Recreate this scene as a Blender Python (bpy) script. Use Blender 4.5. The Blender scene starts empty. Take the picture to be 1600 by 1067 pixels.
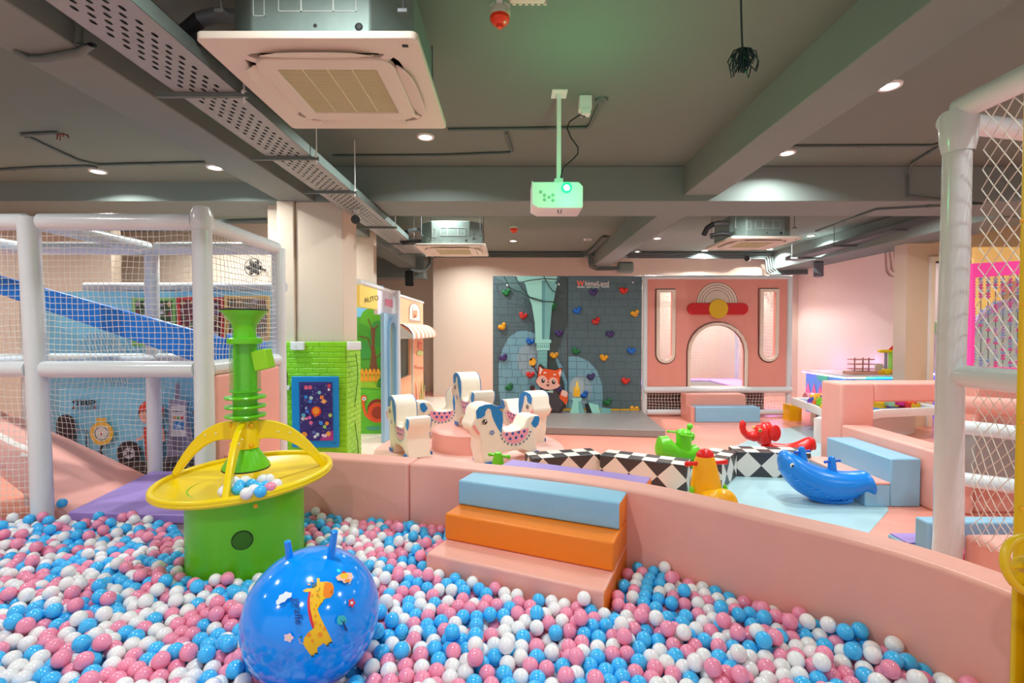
import bpy, bmesh, math, random
import numpy as np
from mathutils import Vector, Matrix, kdtree
from math import sin, cos, pi, radians as R, atan2, hypot
random.seed(7)
SC = bpy.context.scene
COL = SC.collection
# ------------------------------------------------------------------ camera, world, exposure
FPX, CX, CY, CH = 775.0, 800.0, 533.5, 1.5
PITCH = math.atan((533.5 - 515.0) / FPX)
cam_d = bpy.data.cameras.new('camera')
cam_d.sensor_width = 36.0
cam_d.lens = FPX / 1600.0 * 36.0
cam_d.clip_start = 0.02
cam = bpy.data.objects.new('camera', cam_d)
COL.objects.link(cam)
cam.location = (0, 0, CH)
cam.rotation_euler = (pi / 2 - PITCH, 0, 0)
SC.camera = cam
w = bpy.data.worlds.new('world')
w.use_nodes = True
w.node_tree.nodes['Background'].inputs[0].default_value = (0.93, 0.98, 1.0, 1)
w.node_tree.nodes['Background'].inputs[1].default_value = 0.68
SC.world = w
SC.view_settings.view_transform = 'Standard'
SC.view_settings.look = 'None'
SC.view_settings.gamma = 1.0
SC.view_settings.use_curve_mapping = False
SC.view_settings.exposure = 0.12
LAMP_W = 24.0
LAMP_COL = (0.96, 1.0, 0.99)
SC.cycles.max_bounces = 8
SC.cycles.diffuse_bounces = 5
SC.cycles.use_denoising = True
SC.cycles.sample_clamp_indirect = 6

# ------------------------------------------------------------------ rays from the photo's measurements
def ray(px, py):
    u = (px - CX) / FPX
    v = (CY - py) / FPX
    return Vector((u, cos(PITCH) + v * sin(PITCH), v * cos(PITCH) - sin(PITCH)))
C0 = Vector((0, 0, CH))
def P(px, py, Y):
    d = ray(px, py)
    return C0 + d * (Y / d.y)
def F(px, py, z=0.0):
    d = ray(px, py)
    return C0 + d * ((z - CH) / d.z)
def PXp(px, py, X):
    d = ray(px, py)
    return C0 + d * (X / d.x)

# ------------------------------------------------------------------ materials
def lin(c):
    c = c / 255.0
    return c / 12.92 if c <= 0.04045 else ((c + 0.055) / 1.055) ** 2.4
def rgb(t):
    return (lin(t[0]), lin(t[1]), lin(t[2]), 1.0)
MATS = {}
def mat(name, c, rough=0.5, metal=0.0, noise=0.0, nscale=8.0, bump=0.0, bscale=60.0, emit=None, estr=1.0,
        coat=0.0, spec=0.5, trans=0.0, alpha=1.0, sss=0.0):
    if name in MATS:
        return MATS[name]
    m = bpy.data.materials.new(name)
    m.use_nodes = True
    nt = m.node_tree
    b = nt.nodes['Principled BSDF']
    col = rgb(c)
    b.inputs['Base Color'].default_value = col
    b.inputs['Roughness'].default_value = rough
    b.inputs['Metallic'].default_value = metal
    b.inputs['Specular IOR Level'].default_value = spec
    b.inputs['Coat Weight'].default_value = coat
    b.inputs['Coat Roughness'].default_value = 0.12
    b.inputs['Transmission Weight'].default_value = trans
    b.inputs['Alpha'].default_value = alpha
    if sss:
        b.inputs['Subsurface Weight'].default_value = sss
        b.inputs['Subsurface Scale'].default_value = 0.02
    if emit:
        b.inputs['Emission Color'].default_value = rgb(emit)
        b.inputs['Emission Strength'].default_value = estr
    tc = nt.nodes.new('ShaderNodeTexCoord')
    if noise:
        n = nt.nodes.new('ShaderNodeTexNoise')
        n.inputs['Scale'].default_value = nscale
        n.inputs['Detail'].default_value = 3
        nt.links.new(tc.outputs['Object'], n.inputs['Vector'])
        mx = nt.nodes.new('ShaderNodeMix')
        mx.data_type = 'RGBA'
        mx.inputs[6].default_value = tuple(x * (1 - noise) for x in col[:3]) + (1,)
        mx.inputs[7].default_value = tuple(min(1, x * (1 + noise)) for x in col[:3]) + (1,)
        nt.links.new(n.outputs['Fac'], mx.inputs[0])
        nt.links.new(mx.outputs[2], b.inputs['Base Color'])
    if bump:
        n2 = nt.nodes.new('ShaderNodeTexNoise')
        n2.inputs['Scale'].default_value = bscale
        n2.inputs['Detail'].default_value = 4
        nt.links.new(tc.outputs['Object'], n2.inputs['Vector'])
        bp = nt.nodes.new('ShaderNodeBump')
        bp.inputs['Strength'].default_value = bump
        bp.inputs['Distance'].default_value = 0.01
        nt.links.new(n2.outputs['Fac'], bp.inputs['Height'])
        nt.links.new(bp.outputs['Normal'], b.inputs['Normal'])
    MATS[name] = m
    return m
def vinyl(name, c):
    return mat(name, c, rough=0.42, noise=0.05, nscale=5, bump=0.25, bscale=14)
def plastic(name, c):
    return mat(name, c, rough=0.28, noise=0.04, nscale=4)
def paint(name, c, n=0.05):
    return mat(name, c, rough=0.75, noise=n, nscale=1.6, bump=0.08, bscale=40)

M_WALL = paint('cream_wall_paint', (216, 197, 177), 0.02)
M_WALLP = paint('rosy_wall_paint', (234, 208, 198), 0.02)
M_CEIL = paint('dark_grey_ceiling_paint', (112, 124, 114), 0.06)
M_BEAM = paint('grey_beam_paint', (124, 136, 130), 0.06)
M_PIPE = mat('grey_conduit_paint', (96, 108, 104), rough=0.5, noise=0.08)
M_FLOOR = mat('salmon_floor_vinyl', (238, 158, 138), rough=0.33, noise=0.05, nscale=2, bump=0.04, bscale=30)
M_FLOORB = mat('pale_blue_floor_vinyl', (172, 206, 212), rough=0.3, noise=0.04, nscale=2)
M_FLOORC = mat('beige_floor_vinyl', (232, 212, 196), rough=0.35, noise=0.04, nscale=2)
M_PINK = vinyl('pink_padding_vinyl', (238, 172, 158))
M_PINK2 = vinyl('deep_pink_padding_vinyl', (232, 160, 144))
M_SALM = vinyl('salmon_panel_vinyl', (232, 152, 136))
M_BLUEV = vinyl('pale_blue_padding_vinyl', (138, 188, 216))
M_ORANGE = vinyl('orange_padding_vinyl', (240, 128, 16))
M_PURP = vinyl('purple_padding_vinyl', (166, 138, 208))
M_GREYV = vinyl('grey_padding_vinyl', (150, 142, 138))
M_WVIN = mat('white_tube_foam', (222, 228, 230), rough=0.25, noise=0.03, bump=0.3, bscale=12, coat=0.4)
M_WHITE = mat('white_plastic', (236, 234, 230), rough=0.35, noise=0.02)
M_ACW = mat('off_white_casing_plastic', (216, 206, 190), rough=0.4, noise=0.02)
M_GRILL = mat('yellowed_filter_grille', (206, 202, 160), rough=0.6, noise=0.03)
M_GALV = mat('galvanised_steel', (126, 144, 138), rough=0.55, metal=0.45, noise=0.12, nscale=20)
M_GALD = mat('dull_steel', (120, 126, 128), rough=0.45, metal=0.5, noise=0.08)
M_BLACK = mat('black_rubber', (28, 28, 30), rough=0.6, noise=0.1)
M_GREEN = plastic('green_plastic', (104, 206, 28))
M_GREEN2 = plastic('lime_foam', (142, 214, 20))
M_YEL = plastic('yellow_plastic', (246, 214, 4))
M_YELO = plastic('amber_plastic', (240, 178, 14))
M_BLUEP = plastic('bright_blue_plastic', (10, 128, 222))
M_RED = plastic('red_plastic', (224, 28, 22))
M_NET = mat('white_net_cord', (232, 228, 218), rough=0.7, noise=0.05)
M_CLEAR = mat('clear_acrylic_tube', (235, 250, 235), rough=0.05, trans=0.95, alpha=0.35)
def emis(name, c, s):
    return mat(name, (20, 20, 20), emit=c, estr=s)

def attr_mat():
    m = bpy.data.materials.new('printed_colours')
    m.use_nodes = True
    nt = m.node_tree
    a = nt.nodes.new('ShaderNodeVertexColor')
    a.layer_name = 'Col'
    b = nt.nodes['Principled BSDF']
    b.inputs['Roughness'].default_value = 0.45
    nt.links.new(a.outputs['Color'], b.inputs['Base Color'])
    return m
M_PRINT = attr_mat()

# ------------------------------------------------------------------ object helpers
MW = {}
def inv_of(p):
    return MW[p.name].inverted()
def put(name, me, parent=None, M=None, label=None, cat=None, group=None, kind=None):
    o = bpy.data.objects.new(name, me)
    COL.objects.link(o)
    M = M or Matrix.Identity(4)
    if parent is not None:
        o.parent = parent
        o.matrix_parent_inverse = inv_of(parent)
    o.matrix_basis = M
    MW[o.name] = M.copy()
    if label: o['label'] = label
    if cat: o['category'] = cat
    if group: o['group'] = group
    if kind: o['kind'] = kind
    return o
def root(name, label, cat, loc=(0, 0, 0), rz=0.0, group=None, kind=None, parent=None):
    M = Matrix.Translation(Vector(loc)) @ Matrix.Rotation(rz, 4, 'Z')
    o = put(name, None, parent, M, label, cat, group, kind)
    o.empty_display_size = 0.1
    return o
def bev(o, wd=0.01, seg=2):
    m = o.modifiers.new('bevel', 'BEVEL')
    m.width = wd
    m.segments = seg
    m.limit_method = 'ANGLE'
    m.angle_limit = R(40)
    return o
def copy_tree(o, M=None, parent=None):
    c = o.copy()
    COL.objects.link(c)
    if parent is not None: c.parent = parent
    if M is not None: c.matrix_basis = M
    MW[c.name] = (M if M is not None else MW[o.name]).copy()
    for ch in [x for x in list(COL.objects) if x.parent == o]:
        copy_tree(ch, None, c)
    return c

class MB:
    def __init__(s):
        s.v, s.f, s.m, s.sm = [], [], [], []
    def add(s, vs, fs, m=0, smooth=False):
        b = len(s.v)
        s.v += [tuple(x) for x in vs]
        for f in fs:
            s.f.append([i + b for i in f]); s.m.append(m); s.sm.append(smooth)
        return s
    def box(s, x0, x1, y0, y1, z0, z1, m=0):
        v = [(x, y, z) for z in (z0, z1) for y in (y0, y1) for x in (x0, x1)]
        return s.add(v, [(0, 2, 3, 1), (4, 5, 7, 6), (0, 1, 5, 4), (2, 6, 7, 3), (0, 4, 6, 2), (1, 3, 7, 5)], m)
    def obox(s, c, a, b, h, m=0):
        # oriented box: centre c, half vectors a, b, h
        c, a, b, h = Vector(c), Vector(a), Vector(b), Vector(h)
        v = [c + a * i + b * j + h * k for k in (-1, 1) for j in (-1, 1) for i in (-1, 1)]
        return s.add(v, [(0, 2, 3, 1), (4, 5, 7, 6), (0, 1, 5, 4), (2, 6, 7, 3), (0, 4, 6, 2), (1, 3, 7, 5)], m)
    def tube(s, pts, r, n=10, m=0, caps=True, closed=False, flat=None):
        pts = [Vector(p) for p in pts]
        rs = r if isinstance(r, (list, tuple)) else [r] * len(pts)
        rings, up = [], None
        N = len(pts)
        for i, p in enumerate(pts):
            if closed: t = pts[(i + 1) % N] - pts[i - 1]
            else: t = pts[min(i + 1, N - 1)] - pts[max(i - 1, 0)]
            t.normalize()
            if up is None:
                up = Vector((0, 0, 1)) if abs(t.z) < 0.9 else Vector((0, 1, 0))
            a = t.cross(up).normalized(); b = a.cross(t).normalized(); up = b
            fl = flat or 1.0
            rings.append([p + (a * cos(2 * pi * k / n) + b * fl * sin(2 * pi * k / n)) * rs[i] for k in range(n)])
        v = [q for rg in rings for q in rg]
        f = []
        L = N if closed else N - 1
        for i in range(L):
            j = (i + 1) % N
            for k in range(n):
                k2 = (k + 1) % n
                f.append((i * n + k, i * n + k2, j * n + k2, j * n + k))
        s.add(v, f, m, True)
        if caps and not closed:
            s.add(rings[0], [tuple(range(n))[::-1]], m); s.add(rings[-1], [tuple(range(n))], m)
        return s
    def lathe(s, prof, c=(0, 0, 0), n=32, m=0):
        c = Vector(c)
        v = [c + Vector((r * cos(2 * pi * k / n), r * sin(2 * pi * k / n), z)) for r, z in prof for k in range(n)]
        f = []
        for i in range(len(prof) - 1):
            for k in range(n):
                k2 = (k + 1) % n
                f.append((i * n + k, i * n + k2, (i + 1) * n + k2, (i + 1) * n + k))
        return s.add(v, f, m, True)
    def ball(s, c, r, nu=16, nv=10, m=0, sc=(1, 1, 1)):
        c = Vector(c)
        v = [c + Vector((0, 0, r * sc[2]))]
        for j in range(1, nv):
            th = pi * j / nv
            for k in range(nu):
                ph = 2 * pi * k / nu
                v.append(c + Vector((r * sc[0] * sin(th) * cos(ph), r * sc[1] * sin(th) * sin(ph), r * sc[2] * cos(th))))
        v.append(c - Vector((0, 0, r * sc[2])))
        f = []
        for k in range(nu):
            f.append((0, 1 + k, 1 + (k + 1) % nu))
            f.append((len(v) - 1, 1 + (nv - 2) * nu + (k + 1) % nu, 1 + (nv - 2) * nu + k))
        for j in range(nv - 2):
            for k in range(nu):
                a = 1 + j * nu; b = a + nu; k2 = (k + 1) % nu
                f.append((a + k, b + k, b + k2, a + k2))
        return s.add(v, f, m, True)
    def loft(s, rings, m=0, n=16):
        # rings: (centre, half-width vector, half-height vector)
        v = []
        for c, a, b in rings:
            c, a, b = Vector(c), Vector(a), Vector(b)
            v += [c + a * cos(2 * pi * k / n) + b * sin(2 * pi * k / n) for k in range(n)]
        f = []
        for i in range(len(rings) - 1):
            for k in range(n):
                k2 = (k + 1) % n
                f.append((i * n + k, (i + 1) * n + k, (i + 1) * n + k2, i * n + k2))
        f.append(tuple(range(n))); f.append(tuple(range((len(rings) - 1) * n, len(rings) * n))[::-1])
        return s.add(v, f, m, True)
    def prism(s, poly, z0, z1, m=0):
        n = len(poly)
        v = [(p[0], p[1], z0) for p in poly] + [(p[0], p[1], z1) for p in poly]
        f = [tuple(range(n))[::-1], tuple(range(n, 2 * n))] + [(i, (i + 1) % n, n + (i + 1) % n, n + i) for i in range(n)]
        return s.add(v, f, m)
    def mesh(s, name, mats):
        me = bpy.data.meshes.new(name)
        me.from_pydata([tuple(x) for x in s.v], [], s.f)
        for m in (mats if isinstance(mats, (list, tuple)) else [mats]): me.materials.append(m)
        me.polygons.foreach_set('material_index', s.m)
        me.polygons.foreach_set('use_smooth', [True] * len(s.f))
        me.update()
        bm = bmesh.new(); bm.from_mesh(me)
        bmesh.ops.remove_doubles(bm, verts=bm.verts, dist=1e-5)
        bmesh.ops.recalc_face_normals(bm, faces=bm.faces)
        bm.to_mesh(me); bm.free()
        try: me.set_sharp_from_angle(angle=R(38))
        except Exception: pass
        return me
    def put(s, name, mats, parent=None, M=None, **k):
        return put(name, s.mesh(name, mats), parent, M, **k)

def plate_mesh(name, loops, th, m, b=0.0, bres=2, inset=0.0):
    cu = bpy.data.curves.new(name, 'CURVE')
    cu.dimensions = '2D'; cu.fill_mode = 'BOTH'
    cu.extrude = max(th / 2 - b, 0.0005); cu.bevel_depth = b; cu.bevel_resolution = bres
    if b or inset: cu.offset = -b - inset
    for lp in loops:
        sp = cu.splines.new('POLY'); sp.points.add(len(lp) - 1)
        for i, q in enumerate(lp): sp.points[i].co = (q[0], q[1], 0, 1)
        sp.use_cyclic_u = True
    o = bpy.data.objects.new(name, cu); COL.objects.link(o)
    dg = bpy.context.evaluated_depsgraph_get()
    me = bpy.data.meshes.new_from_object(o.evaluated_get(dg))
    bpy.data.objects.remove(o)
    bpy.data.curves.remove(cu)
    me.name = name
    me.materials.clear(); me.materials.append(m)
    me.polygons.foreach_set('use_smooth', [True] * len(me.polygons))
    try: me.set_sharp_from_angle(angle=R(50))
    except Exception: pass
    return me
def text_mesh(txt, size, bold=0.0):
    cu = bpy.data.curves.new('t', 'FONT'); cu.body = txt; cu.size = size; cu.offset = bold * size
    cu.align_x = 'CENTER'; cu.align_y = 'CENTER'; cu.resolution_u = 3
    o = bpy.data.objects.new('t', cu); COL.objects.link(o)
    dg = bpy.context.evaluated_depsgraph_get()
    me = bpy.data.meshes.new_from_object(o.evaluated_get(dg))
    bpy.data.objects.remove(o)
    v = [tuple(x.co) for x in me.vertices]; f = [tuple(p.vertices) for p in me.polygons]
    bpy.data.meshes.remove(me); bpy.data.curves.remove(cu)
    return v, f
def frameM(o, ux, uy):
    ux = Vector(ux).normalized(); uy = Vector(uy).normalized(); uz = ux.cross(uy)
    return Matrix((( ux.x, uy.x, uz.x, o[0]), (ux.y, uy.y, uz.y, o[1]), (ux.z, uy.z, uz.z, o[2]), (0, 0, 0, 1)))
def upright(x, y, z):      # plate facing the camera side (-Y): plate x -> +X, plate y -> +Z
    return frameM((x, y, z), (1, 0, 0), (0, 0, 1))
def ell(cx, cy, rx, ry=None, n=20, a0=0, a1=360):
    ry = rx if ry is None else ry
    full = (a1 - a0) == 360
    k = n if full else n + 1
    return [(cx + rx * cos(R(a0 + (a1 - a0) * i / n)), cy + ry * sin(R(a0 + (a1 - a0) * i / n))) for i in range(k)]
def rrect(x0, y0, x1, y1, r, n=5):
    out = []
    for cx, cy, a in ((x1 - r, y1 - r, 0), (x0 + r, y1 - r, 90), (x0 + r, y0 + r, 180), (x1 - r, y0 + r, 270)):
        for i in range(n + 1):
            t = R(a + 90 * i / n); out.append((cx + r * cos(t), cy + r * sin(t)))
    return out
def stroke(pts, wd):
    L, Rr = [], []
    n = len(pts)
    for i, p in enumerate(pts):
        a = pts[max(i - 1, 0)]; b = pts[min(i + 1, n - 1)]
        dx, dy = b[0] - a[0], b[1] - a[1]; l = hypot(dx, dy) or 1
        ww = wd[i] if isinstance(wd, (list, tuple)) else wd
        nx, ny = -dy / l * ww / 2, dx / l * ww / 2
        L.append((p[0] + nx, p[1] + ny)); Rr.append((p[0] - nx, p[1] - ny))
    return L + Rr[::-1]
def heart(cx, cy, s):
    return [(cx + s * 16 * sin(t) ** 3 / 17, cy + s * (13 * cos(t) - 5 * cos(2 * t) - 2 * cos(3 * t) - cos(4 * t)) / 17)
            for t in [2 * pi * i / 24 for i in range(24)]]

class Art:
    """flat print: coloured polygons laid over a surface; fn(u, v, level) -> world point"""
    def __init__(s, fn, step=0.0005):
        s.fn = fn; s.step = step; s.items = []; s.k = 0
    def poly(s, c, pts, sub=0):
        s.k += 1; s.items.append((c, pts, [tuple(range(len(pts)))], s.k, sub)); return s
    def text(s, c, txt, x, y, size, ysign=1, rot=0.0, sx=1.0, bold=0.012):
        v, f = text_mesh(txt, size, bold); s.k += 1
        ca, sa = cos(rot), sin(rot)
        pts = [(x + (a * sx * ca - b * sa), y + ysign * (a * sx * sa + b * ca)) for a, b, _ in v]
        s.items.append((c, pts, f, s.k, 0)); return s
    def mesh(s, name):
        bm = bmesh.new()
        cl = bm.loops.layers.float_color.new('Col')
        for c, pts, fs, k, sub in s.items:
            b2 = bmesh.new()
            vs = [b2.verts.new((p[0], p[1], 0)) for p in pts]
            for f in fs:
                try: b2.faces.new([vs[i] for i in f])
                except Exception: pass
            bmesh.ops.triangulate(b2, faces=b2.faces)
            for _ in range(6):
                if not sub: break
                es = [e for e in b2.edges if e.calc_length() > sub]
                if not es: break
                bmesh.ops.subdivide_edges(b2, edges=es, cuts=1)
                bmesh.ops.triangulate(b2, faces=b2.faces)
            mp = {}
            col = rgb(c)
            for v in b2.verts: mp[v] = bm.verts.new(s.fn(v.co.x, v.co.y, k * s.step))
            for f in b2.faces:
                try: nf = bm.faces.new([mp[v] for v in f.verts])
                except Exception: continue
                nf.smooth = True
                for l in nf.loops: l[cl] = col
            b2.free()
        me = bpy.data.meshes.new(name); bm.to_mesh(me); bm.free()
        me.materials.append(M_PRINT)
        return me
    def put(s, name, parent, **k):
        return put(name, s.mesh(name), parent, **k)
def planeY(Y):
    return lambda u, v, l: P(u, v, Y - l)
def planeX(X, sgn=1):
    return lambda u, v, l: PXp(u, v, X + sgn * l)
# ------------------------------------------------------------------ the room shell
SL, SLL, BH, BH2 = 3.20, 3.03, 2.835, 2.90
def struct(name, mb, m, b=0, parent=None):
    o = mb.put(name, m, parent)
    if parent is None: o['kind'] = 'structure'
    if b: bev(o, b)
    return o
struct('floor', MB().box(-9, 9.5, -3, 13, -0.1, 0), M_FLOOR)
fl = [(1353, 838), (1389, 797), (1345, 745), (1310, 700), (1268, 665), (1206, 671), (1150, 697), (1100, 722), (1060, 745), (1030, 790), (1070, 850), (1200, 860)]
struct('floor_inlay', MB().prism([tuple(F(a, b, 0))[:2] for a, b in fl], 0.0005, 0.003), M_FLOORB)
struct('floor_inlay', MB().box(-3.4, -1.30, 5.0, 11.0, 0.0005, 0.003), M_FLOORC)
struct('ceiling', MB().box(-2.25, 9.5, -3, 13, SL, SL + 0.15), M_CEIL)
struct('ceiling', MB().box(-9, -2.25, -3, 13, SLL, SLL + 0.15), M_CEIL)
struct('wall_back', MB().box(-1.76, 6.6, 11.1, 11.25, 0, SL), M_WALL)
struct('wall_back', MB().box(-5, -1.761, 12.0, 12.15, 0, SL), M_WALL)
struct('wall_left', MB().box(-9, -2.0, 7.2, 7.35, 0, SLL), M_WALL)
struct('wall_left', MB().box(-9, -4.75, 5.9, 6.05, 0, SLL), M_WALL)
struct('wall_left', MB().box(-9.1, -9, -3, 6, 0, SLL), M_WALL)
struct('wall_right', MB().box(6.4, 6.5, 7.85, 11.2, 0, SL), M_WALLP)
struct('wall_right', MB().box(9.4, 9.5, -3, 7.6, 0, SL), M_WALLP)
# wall facing the room on the right, with a glazed opening
xw0, xw1 = P(1457, 500, 7.6).x, 8.6
zt = P(1457, 408, 7.6).z
mb = MB().box(6.03, xw0, 7.6, 7.85, 0, SL).box(xw0, xw1, 7.6, 7.85, zt, SL).box(xw1, 9.5, 7.6, 7.85, 0, SL)
struct('wall_right', mb, M_WALL)
win = struct('window_1', MB().box(xw0 - 0.07, xw0, 7.56, 7.87, 0, zt + 0.07).box(xw0, xw1, 7.56, 7.87, zt, zt + 0.07).box(xw1, xw1 + .07, 7.56, 7.87, 0, zt + .07), M_WHITE, 0.006)
MB().box(xw0, xw1, 7.72, 7.73, 0.02, zt).put('pane', mat('clear_glass', (250, 250, 250), rough=0.02, trans=1.0, alpha=0.12), win)
struct('wall_right', MB().box(6.5, 9.5, 9.6, 9.7, 0, SL), M_WALLP)
# beams
struct('trim_1', MB().box(-9, 9.5, 5.2, 5.87, BH, SL), M_BEAM, 0.008)
struct('trim_2', MB().box(1.79, 2.15, -3, 11.1, BH2, SL + .01), M_BEAM, 0.008)
struct('trim_3', MB().box(-2.42, -2.06, -3, 11.6, BH, SL + .01), M_BEAM, 0.008)
struct('trim_4', MB().box(5.7, 6.4, 5.87, 11.1, BH - 0.02, SL), M_BEAM, 0.008)
struct('trim_5', MB().box(-1.76, 6.6, 10.85, 11.1, 3.10, SL), M_BEAM)
struct('trim_6', MB().box(-5, -1.9, 10.7, 11.2, 2.62, SLL), M_BEAM)
# column with a fixed casing board on its left
colm = struct('wall_column', MB().box(-2.26, -1.765, 5.2, 5.66, 0, BH), M_WALL, 0.01)
struct('trim_7', MB().box(-2.44, -2.265, 5.17, 5.66, 0, BH), M_WALL, 0.008)
struct('wall_column', MB().box(-2.62, -2.45, 5.35, 5.86, 0, BH), M_WALL)

# ------------------------------------------------------------------ lamps: round downlights under the slabs
def disc_lamp(px, py, h, watt=LAMP_W, label='', lit=True):
    p = F(px, py, CH + h) if px is not None else None
    return lamp_at(p.x, p.y, CH + h, watt, label, lit)
SHARE = {}
def lamp_at(x, y, z, watt, label, lit=True):
    t = root('ceiling_downlight', label, 'downlight', (x, y, z), group='round downlights in the ceiling')
    key = 'lit' if lit else 'off'
    if key not in SHARE:
        ringm = MB().lathe([(0.052, 0), (0.055, -0.012), (0.072, -0.014), (0.078, -0.004), (0.078, 0)]).mesh('trim_ring', M_WHITE)
        lens = MB().lathe([(0.0001, -0.009), (0.054, -0.009)]).mesh('lens', emis('lamp_glow', (255, 247, 236), 14) if lit else M_BLACK)
        SHARE[key] = (ringm, lens)
    a = put('trim_ring', SHARE[key][0], t, Matrix.Translation((x, y, z)))
    b = put('diffuser', SHARE[key][1], t, Matrix.Translation((x, y, z)))
    if lit:
        l = bpy.data.lights.new('downlight_bulb', 'AREA')
        l.shape = 'DISK'; l.size = 0.10; l.energy = watt; l.color = LAMP_COL; l.spread = R(150)
        lo = bpy.data.objects.new('downlight_bulb', l); COL.objects.link(lo)
        lo.parent = t; lo.matrix_parent_inverse = inv_of(t); lo.matrix_basis = Matrix.Translation((x, y, z - 0.02))
    return t
LAMPS = [
 (665, 213, 1.7, 'bright round downlight just beyond the nearest air conditioner'),
 (1390, 133, 1.7, 'largest bright downlight to the right of the long ceiling beam'),
 (1230, 238, 1.7, 'second bright downlight peeping past the long right ceiling beam'),
 (153, 267, 1.53, 'bright downlight at far left, joined by the bent dark conduit'),
 (336, 261, 1.53, 'bright downlight beside the left ceiling beam above the netted frame'),
 (802, 376, 1.7, 'small bright downlight under the distant orange detector'),
 (901, 394, 1.7, 'small bright downlight above the wall of the climbing panel logo'),
 (1027, 372, 1.7, 'small downlight just right of the beam, above the pink playhouse'),
 (995, 393, 1.7, 'distant small downlight above the left corner of pink playhouse'),
 (1101, 391, 1.7, 'distant downlight left of the far right air conditioner panel'),
 (1203, 389, 1.7, 'distant downlight under the far right air conditioner panel'),
 (1267, 368, 1.7, 'bright oval downlight right of the far right air conditioner')]
for a, b, h, lb in LAMPS:
    disc_lamp(a, b, h, LAMP_W * ((1.35 if a > 1190 else 1.8) if b > 360 else 1.0), lb)
for a, b, lb in ((802, 394, 'unlit dark round spotlight ring nearest the climbing wall top left'), (918, 374, 'unlit ring spotlight linked by conduit, above climbing wall seam'), (561, 402, 'unlit ring spotlight just right of the cream column')):
    disc_lamp(a, b, 1.7 if a > 600 else 1.53, 0, lb, False)
# the same fittings go on over the pit, behind and beside the camera
for i, (x, y) in enumerate([(-0.76, 1.5), (2.7, 1.4), (-3.6, 2.0), (-0.76, -0.9), (2.7, -0.9), (-3.6, -0.9), (5.6, 4.2), (5.6, 1.2), (-6.4, 4.6), (-6.4, 1.5), (8.0, 4.2)]):
    z = SLL if x < -2.3 else SL
    lamp_at(x, y, z, LAMP_W, 'bright round downlight in the ceiling above the ball pit, outside the picture')
for x, y in ((8.0, 8.6),):
    lamp_at(x, y, SL, LAMP_W * .8, 'bright round downlight in the room behind the glazed opening')
for x, y in ((-0.9, 6.7), (0.5, 6.4), (2.9, 6.15), (4.9, 6.5)):  # unseen downlights added behind the crossbeam to brighten the playhouse front
    lamp_at(x, y, SL, LAMP_W * 1.1, 'added round downlight out of view behind the wide crossbeam, brightening the playhouse')
for x, y in ((-2.9, 6.6), (-4.0, 5.0 + 1.4), (-0.9, 10.2), (-0.9, 7.9)):
    lamp_at(x, y, SLL if x < -2.3 else SL, LAMP_W * 1.3, 'bright round downlight hidden behind beams and frames at left')

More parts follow.
